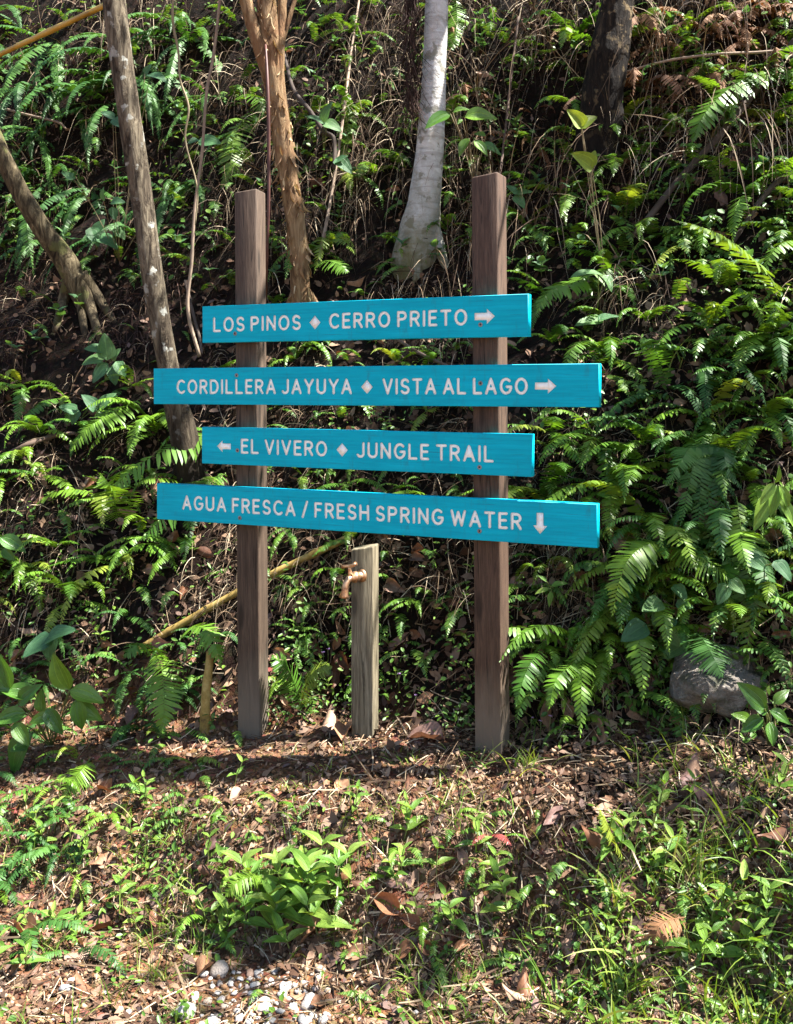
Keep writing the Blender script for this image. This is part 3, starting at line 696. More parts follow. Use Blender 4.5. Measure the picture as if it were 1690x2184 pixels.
keep = RNG.uniform(0, 1, len(cpx)) < -np.log(1 - np.minimum(grid_at(cpx, cpy) * 0.92, 0.95)) / 18.8 * cosn * np.minimum(1, (3.3 / CP[:, 1])) ** 2
cpx, cpy = cpx[keep], cpy[keep]
CP = CP[keep]
CLUMP = CP + ts[None, :] * (RNG.uniform(3.4, 5.2, len(CP)) / ts[2])[:, None]
pick = CLUMP[:, 0] < 2.4
def boughs(trunk_top, pts, k):
    out = []
    idx = RNG.choice(len(pts), min(k, len(pts)), replace=False)
    for q in idx:
        e = Vector(pts[q]); m = trunk_top.lerp(e, 0.5) + Vector((0, 0, 0.25)); out.append(([trunk_top, m, e], [.035, .018, .006]))
    return out
nl = 60
tree('dark mossy tree trunk standing on the upper bank', t5c, [.13, .115, .105, .098, .088, .082, .08, .07, .05], BARK_DARK, CLUMP[pick], int(pick.sum() * nl), (.13, .13, .10),
     limbs=boughs(T5_TOP, CLUMP[pick], 26), seed=31, bump=.16)
rb = Vector((3.6, 4.2, gz(3.6, 4.2)))
if (~pick).sum():
    rt = rb + Vector((-.1, -.2, 3.6))
    tree('tree outside the picture whose boughs dapple the bank', [rb - Vector((0, 0, .1)), rb + Vector((.05, -.05, 1.2)), rb + Vector((0, -.1, 2.4)), rt], [.14, .11, .1, .07], BARK_PALE2, CLUMP[~pick], int((~pick).sum() * nl), (.13, .13, .10),
         limbs=boughs(rt, CLUMP[~pick], 30), seed=41)

# ------------------------------------------------------------------ poles, lianas, fallen branches
def stick(name, label, cat, ctrl, radii, mat, sides=9, n=30, bump=0.15, group=None, seed=3):
    base = Vector(ctrl[0]); pts = curve([Vector(p) - base for p in ctrl], n)
    o = obj(name, mesh(name, *tube(pts, list(np.interp(np.linspace(0, 1, n), np.linspace(0, 1, len(radii)), radii)), sides, True, bump, seed), mat)); o.location = base
    return tag(o, label, cat, group)
MBam = Mat('yellow_culm', 0.45, 0.4); MBam.color(MBam.ramp(MBam.noise(MBam.coord('Object'), 7, 4), [(0.3, (0.22, 0.13, 0.02)), (0.5, (0.40, 0.26, 0.04)), (0.75, (0.48, 0.34, 0.10))])); BAMBOO = MBam.m
MBm = Mat('mossy_culm', 0.7, 0.3); MBm.color(MBm.ramp(MBm.noise(MBm.coord('Object'), 16, 5, 0.7), [(0.3, (0.08, 0.05, 0.015)), (0.5, (0.27, 0.18, 0.045)), (0.72, (0.42, 0.31, 0.12))])); CULM = MBm.m
def culm(label, A, B, r, mat, nodes):
    n = nodes * 6; ctrl, rad = [], []
    for k in range(n + 1):
        t = k / n; p = A.lerp(B, t); p.z += 0.02 * math.sin(t * math.pi); ctrl.append(p - A)
        rad.append(r * (1.16 if k % 6 == 0 else 0.98 if k % 6 in (1, 5) else 0.95))
    o = obj('bamboo_culm', mesh('bamboo_culm', *tube(ctrl, rad, 12), mat)); o.location = A
    return tag(o, label, 'bamboo')
culm('yellow bamboo culm slanting across the upper corner in front of the trees', hit(-560, 398), at(275, -12, y1 + .07), 0.0145, BAMBOO, 7)
A, B = hit(285, 1398, .03), hit(750, 1152, .03)
culm('mossy yellow bamboo culm lying on the bank behind the left post', A, B, 0.0155, CULM, 6)
stick('dead_stump', 'thin mossy upright dead stub left of the left post foot', 'stub', [hit(437, 1560, 0) - Vector((0, 0, .03)), hit(437, 1560, .02) + Vector((0, .01, .12)), hit(440, 1560, .02) + Vector((.01, .03, .30))], [.022, .019, .016], CULM)
MV = Mat('maroon_stem', 0.5, 0.3); MV.color(MV.ramp(MV.noise(MV.coord('Object', (1, 1, .3)), 20, 3), [(0.3, (0.045, 0.016, 0.012)), (0.7, (0.11, 0.045, 0.032))])); MAROON = MV.m
ym = y3 - .25
stick('hanging_stem', 'dark maroon hanging stem just behind the left post top', 'stem', [at(566, 95, y3 - .17), at(571, 200, ym), at(573, 340, ym), at(572, 450, ym), at(568, 560, ym + .05), at(567, 640, ym + .2)], [.006, .009, .009, .0085, .008, .006], MAROON)
def px_path(pts, off=.05, depth=None):
    return [hit(a, b, off) if depth is None else at(a, b, depth) for a, b in pts]
stick('liana', 'pale twisting liana hanging near the pale fissured trunk', 'vine', [at(a, b, y1 + .25) for a, b in ((372, -60), (368, 40), (380, 110), (384, 170), (402, 230), (395, 300), (420, 400), (416, 480))], [.007, .007, .006, .006, .006, .005, .004, .003], VINE, 7, 40)
stick('liana', 'thin pale sapling stem standing left of the left post', 'vine', [at(a, b, y1 + .32) for a, b in ((474, -50), (456, 110), (440, 200), (430, 330), (415, 440), (408, 560), (400, 660), (425, 760))], [.008, .008, .008, .008, .008, .009, .009, .009], TWIG, 7, 40)
stick('liana', 'crooked dark branch hanging right of the forked tree', 'branch', px_path([(606, 120), (625, 190), (660, 240), (690, 280), (712, 300), (712, 360)], .25), [.01, .012, .013, .013, .012, .01], DARKW)
stick('liana', 'straight reddish stem leaning behind the forked tree', 'stem', px_path([(770, -30), (748, 120), (728, 280), (706, 420), (680, 560)], .12), [.007, .008, .009, .009, .01], TWIG)
stick('fallen_branch', 'long dark fallen branch slanting down the upper bank', 'branch', px_path([(1720, 60), (1640, 160), (1545, 280), (1450, 380), (1380, 470), (1340, 520)], .10), [.017, .018, .018, .016, .015, .012], DARKW)
stick('fallen_branch', 'thin dark branch near the right picture edge', 'branch', px_path([(1720, 350), (1660, 395), (1620, 430), (1560, 520)], .10), [.014, .014, .012, .01], DARKW)
stick('fallen_branch', 'grey forked twig arching over the right post', 'branch', px_path([(1105, 40), (1090, 170), (1075, 300), (1060, 420), (1050, 520)], .18), [.006, .007, .007, .007, .006], TWIG)
stick('fallen_branch', 'pale dead branch between the top boards behind the posts', 'branch', px_path([(800, 700), (850, 730), (900, 760), (960, 790)], .10), [.008, .008, .008, .007], TWIG)
stick('fallen_branch', 'thin grey branch pointing in from the picture edge under the bamboo', 'branch', px_path([(-40, 225), (40, 245), (120, 262), (140, 275)], .25), [.009, .009, .008, .006], TWIG)
stick('fallen_branch', 'horizontal dry branch under the brown dead fronds', 'branch', px_path([(1330, 160), (1420, 130), (1520, 118), (1620, 112), (1720, 105)], .14), [.006, .007, .007, .007, .006], TWIG)
stick('fallen_branch', 'flat brown dead stem on the bank left of the boards', 'branch', px_path([(20, 970), (60, 950), (120, 935), (160, 930)], .06), [.012, .014, .012, .008], TWIG)
stick('root_stem', 'dark slanting root below the second board', 'root', px_path([(395, 600), (408, 660), (425, 720), (430, 760)], .12), [.009, .009, .008, .007], DARKW)

# ------------------------------------------------------------------ boulder and pebbles
def rock_mesh(name, seed, sub=3, rough=0.25, flat=(1, 1, .75), mat=None):
    import bmesh
    bm = bmesh.new(); bmesh.ops.create_icosphere(bm, subdivisions=sub, radius=1.0)
    for v in bm.verts:
        c = v.co.normalized()
        f = 1 + rough * (float(vnoise(np.array(c.x * 1.7 + seed * 9.1), np.array(c.y * 1.7 + c.z * 1.3), seed)) * 1.4 + float(vnoise(np.array(c.x * 4 + c.z * 3.1), np.array(c.y * 4 + seed), seed + 3)) * .5)
        v.co = Vector((c.x * flat[0], c.y * flat[1], c.z * flat[2])) * f
    me = bpy.data.meshes.new(name); bm.to_mesh(me); bm.free()
    me.polygons.foreach_set('use_smooth', np.ones(len(me.polygons), bool))
    if mat: me.materials.append(mat)
    return me
MRk = Mat('boulder_stone', 0.9, 0.2); cc = MRk.coord('Object'); nn = MRk.noise(cc, 3.5, 7, 0.7)
MRk.color(MRk.mix(MRk.ramp(MRk.noise(cc, 2.0, 4), [(0.5, 0.0), (0.62, 0.7)]), MRk.ramp(nn, [(0.3, (0.14, 0.115, 0.09)), (0.55, (0.38, 0.33, 0.28)), (0.75, (0.55, 0.50, 0.44))]), (0.06, 0.075, 0.035)))
MRk.bump(nn, 1.0, 0.15); STONE = MRk.m
rp = hit(1555, 1470)
o = obj('boulder', rock_mesh('boulder', 5, 5, 0.35, mat=STONE)); o.location = rp + Vector((0, .06, 0.02)); o.scale = (.20, .15, .14); o.rotation_euler = (0.2, .1, .4)
tag(o, 'grey boulder half buried among the ferns at the bank foot', 'rock')
MPb = Mat('pebble_stone', 0.55, 0.35); r_ = MPb.rnd('object')
pc = MPb.ramp(r_, [(0.0, (0.36, 0.32, 0.27)), (0.3, (0.46, 0.44, 0.41)), (0.5, (0.26, 0.20, 0.15)), (0.6, (0.42, 0.39, 0.36)), (0.78, (0.13, 0.13, 0.13)), (0.86, (0.22, 0.11, 0.055)), (0.92, (0.48, 0.46, 0.44))])
MPb.color(MPb.mix(0.45, pc, MPb.ramp(MPb.noise(MPb.coord('Object'), 2.2, 5, .7), [(0.3, 0.55), (0.65, 1.2)]), 'MULTIPLY')); MPb.bump(MPb.noise(MPb.coord('Object'), 5, 4), .3, .1); PEB = MPb.m
pm = [rock_mesh('pebble', s, 2, 0.55, (1, .78, .5), PEB) for s in range(20, 29)]
done = []
def pebble(px, py, r, label='small rounded pale pebble in the gravel patch at the bank foot', group='pebbles of the gravel patch', shape=None):
    p = hit(px, py)
    if any((p - q).length < (r + s) * .82 for q, s in done): return
    done.append((p, r)); o = obj('pebble', pm[len(done) % 9]); o.location = p + Vector((0, 0, r * .28)); o.scale = (r, r, r)
    o.rotation_euler = (random.uniform(-.3, .3), random.uniform(-.3, .3), random.uniform(0, 6.28)); tag(o, label, 'pebble', group)
for args in [(400, 2165, .034, 'flat mottled grey stone at the near edge of the gravel'), (467, 2078, .028, 'upright grey stone at the back of the pebble patch'), (563, 2155, .026, 'round brownish-grey stone among white pebbles'),
             (655, 2150, .030, 'large pale rounded stone on the right of the pebbles'), (138, 2118, .02, 'blue-grey stone lying alone on bare soil')]:
    pebble(*args, group=None)
for _ in range(420):
    x = random.gauss(545, 85); y = random.uniform(2075, 2200)
    if x < 390 + (2200 - y) * .3 or x > 700: continue
    pebble(x, y, random.choice([.007, .009, .011, .012, .014, .017, .020]))
for _ in range(26): pebble(random.uniform(100, 900), random.uniform(2085, 2200), random.uniform(.007, .012), 'scattered tiny pale pebble on the soil beside the gravel patch', 'pebbles scattered on the soil')

# ------------------------------------------------------------------ ferns
def frond_vf(pts, plen, n, seed=0, pw=None, up=None, prof='sword', droop=0.22, jitter=0.2, rach=0.0016):
    rr = random.Random(seed); P = curve(pts, n); V, F = [], []
    L = sum((P[k + 1] - P[k]).length for k in range(n - 1)); pw = pw or L / n * 0.98
    for k in range(n):
        t = k / (n - 1); T = (P[min(k + 1, n - 1)] - P[max(k - 1, 0)]).normalized()
        U = Vector(up) if up is not None else Vector((0, 0, 1)); S = T.cross(U)
        if S.length < .15: S = T.cross(Vector((-.6, 0, .8)))
        S.normalize(); N = S.cross(T).normalized()
        if t < 0.06: f = 0
        elif prof == 'sword': f = min(1, (t - .02) / .22) ** .55 * (1 - max(0, (t - .45) / .55) ** 1.7 * .93)
        else: f = (1 - t) ** .8 * min(1, t / .12) + .05
        o = len(V); w = rach * (1.2 - .8 * t); V += [P[k] - S * w, P[k] + S * w, P[k] - N * w]
        if k: 
            q = prevo; F += [(q, o, o + 1, q + 1), (q, q + 2, o + 2, o), (q + 1, o + 1, o + 2, q + 2)]
        prevo = o
        if f <= 0: continue
        for sg in (-1, 1):
            if rr.random() < .05: continue
            ln = plen * f * rr.uniform(1 - jitter, 1 + jitter); a = math.radians(8 + 34 * t * t + rr.uniform(-7, 7))
            d = (S * sg * math.cos(a) + T * math.sin(a) - N * (droop + rr.uniform(-.15, .15))).normalized()
            tw = T * math.cos(rr.uniform(-.35, .35)) + N * rr.uniform(-.3, .3); h = tw.normalized() * pw * .5 * (0.62 + .38 * f)
            B = P[k] + T * (pw * .25 * sg); o2 = len(V)
            V += [B - h * .75, B + h * .75, B + d * ln * .30 - h * 1.05 - N * ln * .02, B + d * ln * .30 + h * 1.05 - N * ln * .02, B + d * ln * .80 - h * .72 - N * ln * .08, B + d * ln * .80 + h * .78 - N * ln * .08, B + d * ln + T * ln * .06 - N * ln * .16]
            F += [(o2, o2 + 1, o2 + 3, o2 + 2), (o2 + 2, o2 + 3, o2 + 5, o2 + 4), (o2 + 4, o2 + 5, o2 + 6)]
    return V, F
def arching(e0, e1, L=1.0, n=7, side=0.0):
    p, out = Vector((0, 0, 0)), [Vector((0, 0, 0))]
    for k in range(n):
        t = (k + .5) / n; a = math.radians(e0 + (e1 - e0) * t ** 1.15)
        p = p + Vector((math.cos(a), side * t / n * 2, math.sin(a))) * (L / n); out.append(p.copy())
    return out
def frond_set(name, mat, specs, plen, n, **kw):
    out = []
    for k, (e0, e1, sd) in enumerate(specs):
        V, F = frond_vf(arching(e0, e1, 1.0, 7, sd), plen, n, seed=k * 7 + len(name), **kw); out.append(mesh(name, V, F, mat))
    return out
SP = [(70, -55, .3), (60, -30, -.3), (45, -70, .2), (35, -45, -.25), (20, -75, .3), (5, -80, -.2), (55, -85, .1), (30, -20, -.1), (65, -75, .5), (50, -50, -.5), (10, -60, .5), (40, -88, -.45), (25, -65, 0), (-5, -70, .4)]
SW = frond_set('frond', FERN_G, SP, 0.115, 30)
SWD = frond_set('frond', FERN_SHADE, SP, 0.105, 30)
SWB = frond_set('frond', FERN_B, [(20, -80, .2), (0, -85, -.3), (-20, -85, .2), (40, -85, -.2)], 0.10, 26, droop=.6, jitter=.4)
SWR = frond_set('frond', FERN_R, [(50, -30, .2), (40, -50, -.2)], 0.15, 20)
HANG = frond_set('frond', FERN_SHADE, [(15, -80, .2), (0, -82, -.25), (-15, -85, .15), (30, -78, -.15), (-30, -86, .1)], 0.062, 44, droop=.3)
def fern(p, n, size, meshes, label, group, az=-90, spread=85, name='fern', cat='fern', lo=0.65):
    r = thing(name, label, cat, p, group); a0 = random.uniform(-1, 1)
    for k in range(n):
        o = obj('frond', random.choice(meshes), r); s = size * random.uniform(lo, 1.15)
        a = az + (((k + .5) / n * 2 - 1) * spread + random.uniform(-14, 14) if n > 1 else random.uniform(-spread, spread) * .5)
        o.rotation_euler = (random.uniform(-.2, .2), random.uniform(-.15, .15), math.radians(a)); w = random.uniform(.72, 1.2) * random.choice((-1, 1)); o.scale = (s, s * w, s)
    return r
def spots(n, x0, x1, y0, y1, jit=1.0):
    g = max(1, round(math.sqrt(n * (x1 - x0) / max(1, (y1 - y0))))); rows = max(1, math.ceil(n / g)); px, py = [], []
    for k in range(n):
        i, j = k % g, k // g
        px.append(x0 + (i + .5 + random.uniform(-.5, .5) * jit) / g * (x1 - x0)); py.append(y0 + (j + .5 + random.uniform(-.5, .5) * jit) / rows * (y1 - y0))
    return [Vector(p) for p in hits(px, py)]
def pix(p): return CX + p[0] / p[1] * K, HY + (CAMH - p[2]) / p[1] * K
def place(p):
    x, y = pix(p)
    if y > 1590:
        v = 'top' if y < 1760 else 'middle' if y < 1960 else 'bottom'
        h = [(150, 'at the left picture edge'), (330, 'far left of the left post'), (490, 'just left of the left post'), (590, 'below the left post'), (720, 'right of the left post'), (830, 'below the tap post'), (1000, 'left of the right post'),
             (1090, 'below the right post'), (1230, 'just right of the right post'), (1400, 'well right of the right post'), (1550, 'toward the right picture edge'), (9999, 'at the right picture edge')]
        return 'at the slope %s %s' % (v, next(t for a, t in h if x < a))
    v = next(t for a, t in [(120, 'at the picture top'), (260, 'well above the post tops'), (400, 'level with the post tops'), (520, 'just under post-top height'), (630, 'just above top-board height'), (740, 'level with the top board'), (880, 'level with the second board'), (1020, 'level with the third board'),
            (1160, 'level with the lowest board'), (1280, 'just below board height'), (1430, 'at tap-post height'), (9999, 'at post-foot height')] if y < a)
    h = next(t for a, t in [(120, 'at the left picture edge'), (300, 'far left of the sign'), (500, 'left of the left post'), (650, 'beside the left post'), (860, 'midway between the posts'), (1010, 'beside the right post'), (1200, 'right of the right post'), (1360, 'past the board ends'), (1530, 'far right of the sign'), (9999, 'at the right picture edge')] if x < a)
    return v + ', ' + h
NUM = {1: 'single', 2: 'two', 3: 'three', 4: 'four', 5: 'five', 6: 'six', 7: 'seven'}
def ferns(n, rect, size, nf, meshes, label, group, **kw):
    lo, hi = size
    for p in spots(n, *rect):
        k, sz = random.randint(*nf), random.uniform(lo, hi); w = 'small' if sz < lo + (hi - lo) / 3 else 'large' if sz > hi - (hi - lo) / 3 else 'medium'
        fern(p, k, sz, meshes, '%s %s-frond %s %s' % (w, NUM[k], label, place(p)), group, **kw)
ferns(46, (1150, 1800, 500, 1420), (.24, .46), (4, 7), SW, 'green sword fern', 'sword ferns right of the sign')
ferns(12, (1300, 1800, 760, 1300), (.28, .46), (4, 6), SWD, 'shade-green sword fern', 'shaded ferns at the right edge')
ferns(24, (1120, 1800, 60, 540), (.28, .50), (3, 6), SW, 'sword fern', 'ferns on the upper right bank')
ferns(28, (-120, 500, -20, 540), (.55, .95), (4, 7), HANG, 'hanging comb fern', 'hanging ferns among the left trunks')
ferns(14, (480, 1000, 40, 600), (.26, .46), (3, 5), SW, 'sword fern', 'ferns between the trunks')
ferns(28, (-120, 480, 800, 1300), (.26, .44), (4, 6), SW, 'sword fern', 'sword ferns left of the sign')
ferns(22, (560, 1010, 640, 1180), (.18, .32), (3, 5), SW, 'bank fern', 'ferns behind the boards')
ferns(20, (-120, 480, 1320, 1640), (.16, .30), (3, 5), SWD, 'dark fern', 'ferns left of the left post')
ferns(8, (-120, 470, 1560, 1740), (.12, .22), (3, 4), SW, 'low fern', 'ferns at the left bank foot')
ferns(14, (1090, 1520, 1240, 1560), (.15, .26), (3, 5), SW, 'bank-foot fern', 'small ferns right of the right post')
ferns(10, (590, 1000, 1200, 1500), (.10, .18), (2, 4), SW, 'little fern', 'small ferns near the tap post')
ferns(16, (-60, 800, 1700, 2050), (.10, .19), (2, 4), SW, 'slope fern', 'foreground ferns below the left post', az=-90, spread=150)
ferns(16, (800, 1750, 1720, 2080), (.10, .19), (2, 4), SW, 'slope fern', 'foreground ferns below the right post', az=-90, spread=150)
ferns(10, (1330, 1720, -30, 210), (.30, .50), (4, 6), SWB, 'brown withered fern', 'withered ferns at the upper right corner')
ferns(10, (950, 1330, 30, 480), (.2, .36), (2, 4), SWB, 'brown dried fern', 'dried ferns among the straw')
ferns(10, (-60, 170, 1640, 2060), (.15, .26), (3, 5), SWD, 'shady edge fern', 'ferns at the lower left edge')
ferns(7, (820, 970, 470, 590), (.14, .24), (3, 4), SW, 'fern at the white trunk foot', 'ferns at the white trunk foot')
for (x, y) in ((10, 1730), (590, 1430), (480, 1930), (1045, 1785)):
    fern(hit(x, y), 2, .10, SWR, {10: 'reddish young fern at the left picture edge', 590: 'pinkish young fern right of the left post foot', 480: 'red young fern among the broad leaves in front', 1045: 'reddish fern below the right post'}[x], None)
# single fronds that stand out in the photograph
def hero(label, pts, plen_px, off=0.28, n=34, mat=FERN_G, prof='sword', up=(0, -.45, .9), root=None):
    Q = []; h0 = hit(*pts[0]); dep = max(h0.y - .10, 1.5)
    for k, (a, b) in enumerate(pts):
        t = k / (len(pts) - 1); Q.append(at(a, b, dep - off * (1 - (1 - t) ** 2)))
    base = Q[0].copy(); first = root is None; r = root or thing('fern', label, 'fern', base)
    V, F = frond_vf([q - base for q in Q], plen_px / K * dep, n, seed=int(pts[0][0]), up=up, prof=prof)
    obj('frond', mesh('frond', V, F, mat), r)
    if first: obj('stalk', mesh('stalk', *tube([Vector((0, 0, 0)), (h0 - base) * .5, (h0 - base) + Vector((0, .03, -.03))], [.002, .0025, .003], 5), STEM), r)
    return r
hero('long bright fern frond curving down in the upper right corner', [(1668, 140), (1630, 152), (1570, 178), (1520, 220), (1492, 260), (1478, 300)], 46)
hero('glossy pale fern frond arching right of the sign at post-top height', [(1660, 640), (1640, 590), (1600, 545), (1545, 505), (1490, 482), (1435, 468)], 48, up=(.3, -.3, .9))
hero('fern frond drooping toward the end of the top board', [(1330, 560), (1280, 580), (1215, 605), (1170, 622), (1145, 665)], 40)
fan = None
for k, (x1_, y1_) in enumerate(((1418, 1035), (1450, 1120), (1487, 1165), (1518, 1215), (1555, 1150), (1580, 1040))):
    fan = hero('fern with six long fronds fanning down right of the third board', [(1500, 950), (1470 + k * 14, 955), ((1500 + x1_) / 2 - 8 + k * 3, (955 + y1_) / 2 - 10), (x1_, y1_)], 27, off=.2, n=40, mat=FERN_SHADE, root=fan)
hero('bright fern frond hanging at the lower right above the boulder', [(1570, 1060), (1580, 1130), (1595, 1220), (1600, 1310), (1590, 1412)], 58, off=.2)
hero('bright curved fern frond below the end of the lowest board', [(1425, 1165), (1390, 1158), (1345, 1185), (1320, 1240), (1305, 1310)], 44, off=.2)
hero('wide fern frond right of the bright curved frond', [(1425, 1165), (1470, 1178), (1520, 1205), (1560, 1235)], 48, off=.15)
hero('shaded fern frond hanging above the boulder', [(1480, 1345), (1500, 1365), (1520, 1400), (1540, 1440)], 46, mat=FERN_SHADE)
hero('fern frond hanging at the bank foot right of the right post', [(1165, 1385), (1140, 1400), (1115, 1450), (1100, 1505)], 28)
hero('fern frond bending over the bank foot beside the right post', [(1240, 1400), (1215, 1420), (1185, 1450), (1170, 1510)], 28)
hero('fern frond hanging left of the left post', [(330, 1390), (345, 1430), (350, 1500), (345, 1560)], 42)
hero('fern frond arching over the mossy bamboo culm', [(385, 1360), (410, 1335), (440, 1345), (460, 1380), (470, 1420)], 30)
hero('yellowish fern frond spreading left above the bank foot', [(350, 1405), (320, 1375), (290, 1375), (265, 1400)], 36)
hero('sunlit fern frond reaching left beside the left post', [(480, 905), (430, 930), (350, 960), (270, 1010), (230, 1070)], 44)
hero('sunlit fern frond below the left end of the lowest board', [(480, 1010), (420, 1040), (360, 1090), (300, 1150)], 50)
hero('fern frond spreading at the left edge below the second board', [(300, 850), (240, 880), (190, 910), (150, 960)], 40)
hero('broad yellow-green fern frond fanned beside the third board', [(250, 1110), (245, 1070), (235, 1035), (215, 1015)], 52)
hero('dusty fern frond lit between the left post and the forked tree', [(540, 230), (500, 290), (490, 350), (470, 400)], 34)
hero('curled green fern frond right above the left post', [(500, 215), (525, 200), (552, 215), (560, 255)], 26)
hero('upright yellow-lit fern frond hanging left of the white trunk', [(735, 190), (742, 240), (738, 300), (728, 350)], 24)
hero('bright fern frond hanging beside the white trunk top', [(972, -10), (974, 40), (970, 80), (962, 105)], 26)
hero('fern frond pointing right behind the top board', [(655, 560), (690, 555), (725, 565), (740, 580)], 30)
hero('bright fern in front of the dirt cut right of the left post', [(640, 1510), (625, 1450), (605, 1420), (580, 1400)], 42, off=.08)
hero('leafy fern frond right of the bright fern by the left post', [(640, 1510), (655, 1450), (680, 1425), (705, 1420)], 34, off=.08)
hero('pale frond in the foreground below the left post', [(190, 1620), (175, 1640), (150, 1670), (132, 1700)], 34, off=.1)
hero('foreground frond pointing left above the broad leaves', [(560, 1870), (530, 1870), (500, 1885), (480, 1910)], 28, off=.08)
hero('tan dry frond in the lower right grass', [(1460, 1955), (1430, 1960), (1405, 1975), (1395, 2010)], 34, off=.1, mat=FERN_B)
hero('narrow fern frond leaning over the slope below the right post', [(1330, 1830), (1310, 1790), (1290, 1750), (1278, 1730)], 26, off=.08)

# ------------------------------------------------------------------ broad leaves, hearts, vines
def leaf_vf(w=0.42, n=9, m=6, fold=0.12, arch=0.18, heart=False, tipsharp=1.0, curl=0.0, seed=0, wav=0.0):
    rr = random.Random(seed); V, F, UV = [], [], []
    ph = rr.uniform(0, 6)
    for i in range(n + 1):
        t = i / n
        if heart: hw = w * (math.sin(math.pi * min(1, t ** .55)) ** .7 * (1 - t * .15)) if 0 < t < 1 else 0.0
        else: hw = w * math.sin(math.pi * t ** .82) ** .85 * (1 - .25 * t * tipsharp) if 0 < t < 1 else 0.0
        hw = max(hw, 0.004)
        for j in range(m + 1):
            u = j / m * 2 - 1; x = u * hw; y = t + (-(abs(u) ** 1.5) * .16 * (1 - t) ** 3 if heart else 0)
            z = abs(u) ** 1.3 * fold * hw * 2 - arch * t * t + wav * math.sin(ph + t * 9 + u * 2.5) * abs(u) + curl * (u * u * hw + (t - .5) ** 2)
            V.append(Vector((x, y, z))); UV.append((u, t))
    for i in range(n):
        for j in range(m):
            a = i * (m + 1) + j; F.append((a, a + 1, a + m + 2, a + m + 1))
    return V, F, UV
def leaf_meshes(name, mat, k, **kw):
    out = []
    for s in range(k):
        a = dict(kw); a['seed'] = s; a['arch'] = kw.get('arch', .18) * (.5 + s * .5); V, F, UV = leaf_vf(**a); out.append(mesh(name, V, F, mat, uv=np.array(UV)))
    return out
LB = leaf_meshes('leaf', BROAD, 4, w=.30, fold=.25, wav=.015)
LS = leaf_meshes('leaf', SHOOT, 4, w=.21, fold=.3, wav=.015, n=8, m=4)
LH = leaf_meshes('leaf', HEART, 4, w=.40, fold=.12, heart=True, wav=.02)
LY = leaf_meshes('leaf', SUNLIT, 2, w=.42, fold=.3, heart=True, wav=.02)
def place_leaf(o, base, tip, nrm):
    d = tip - base; L = d.length; d.normalize(); n = (nrm - d * nrm.dot(d))
    if n.length < .05: n = Vector((.3, -.8, .5)) - d * Vector((.3, -.8, .5)).dot(d)
    n.normalize(); s = d.cross(n)
    o.matrix_local = Matrix.Translation(base) @ Matrix((s * L, d * L, n * L)).transposed().to_4x4()
def pixel_plant(name, label, cat, root_px, leaves, meshes, off=.16, facing=(0, -.75, .65), stem_mat=None, mat_r=.0022):
    g = hit(*root_px); root = thing(name, label, cat, g); dep0 = g.y
    for k, (bx, by, tx, ty) in enumerate(leaves):
        d = dep0 - off * random.uniform(.7, 1.1); bse = at(bx, by, d) - g; tip = at(tx, ty, d - random.uniform(.0, .05)) - g
        o = obj('leaf', meshes[k % len(meshes)], root)
        place_leaf(o, bse, tip, Vector(facing) + Vector((random.uniform(-.3, .3), 0, random.uniform(-.25, .25))))
        s = curve([Vector((0, 0, -.01)), bse * .5 + Vector((random.uniform(-.01, .01), 0, .02)), bse], 8)
        obj('stem', mesh('stem', *tube(s, mat_r, 5), stem_mat or STEM), root)
    return root
pixel_plant('broadleaf_shrub', 'broad three-veined leafy shrub at the left picture edge', 'shrub', (110, 1590),
  [(148, 1470, 110, 1395), (148, 1472, 222, 1492), (165, 1492, 172, 1560), (100, 1510, 128, 1565), (108, 1525, 60, 1540), (75, 1485, 0, 1465), (55, 1520, -20, 1535), (70, 1560, 0, 1660), (20, 1470, -10, 1390), (90, 1520, 85, 1470), (40, 1500, 75, 1460), (150, 1500, 215, 1530), (60, 1590, 20, 1600), (30, 1540, 60, 1590)], LB, off=.2)
pixel_plant('broadleaf_shrub', 'broad veined leaves at the left edge below the lowest board', 'shrub', (20, 1200), [(0, 1145, 55, 1175), (5, 1170, 30, 1195), (-5, 1180, -20, 1230)], LB, off=.2)
pixel_plant('creeper', 'large three-lobed grey-green leaves above the broad-leaved shrub', 'creeper', (120, 1440), [(105, 1362, 45, 1398), (105, 1360, 155, 1335), (107, 1362, 100, 1410)], LH, off=.2, facing=(0, -.5, .85))
pixel_plant('broadleaf_herb', 'grey-green herb on the dark bank left of the second board', 'herb', (225, 810),
  [(228, 760, 222, 710), (215, 745, 180, 740), (215, 765, 172, 770), (240, 765, 250, 742), (225, 780, 195, 815), (240, 785, 245, 820), (250, 775, 268, 805)], LH, off=.12)
pixel_plant('broadleaf_herb', 'round-leaved seedling on the bank left of the third board', 'herb', (170, 900), [(160, 875, 125, 865), (165, 878, 150, 905), (215, 865, 240, 835), (205, 870, 180, 840), (215, 880, 235, 900)], LH, off=.12)
pixel_plant('broadleaf_herb', 'large shaded round leaves beside the leaning trunk', 'herb', (205, 530), [(200, 500, 170, 520), (205, 495, 220, 465), (210, 505, 250, 520), (240, 480, 265, 500), (195, 490, 210, 525)], LH, off=.15)
pixel_plant('creeper', 'bright lobed leaf with a rolled rim beside the top board end', 'creeper', (1270, 700), [(1278, 683, 1225, 690), (1280, 680, 1320, 668), (1275, 585, 1220, 575), (1290, 590, 1310, 615)], LH, off=.2, facing=(0, -.4, .9))
pixel_plant('creeper', 'round veined leaves on the bank foot right of the right post', 'creeper', (1430, 1370), [(1370, 1335, 1325, 1365), (1420, 1345, 1455, 1380), (1400, 1330, 1395, 1300), (1445, 1290, 1480, 1290), (1405, 1285, 1370, 1300), (1455, 1375, 1410, 1400), (1430, 1320, 1425, 1345), (1440, 1250, 1465, 1275)], LH, off=.12)
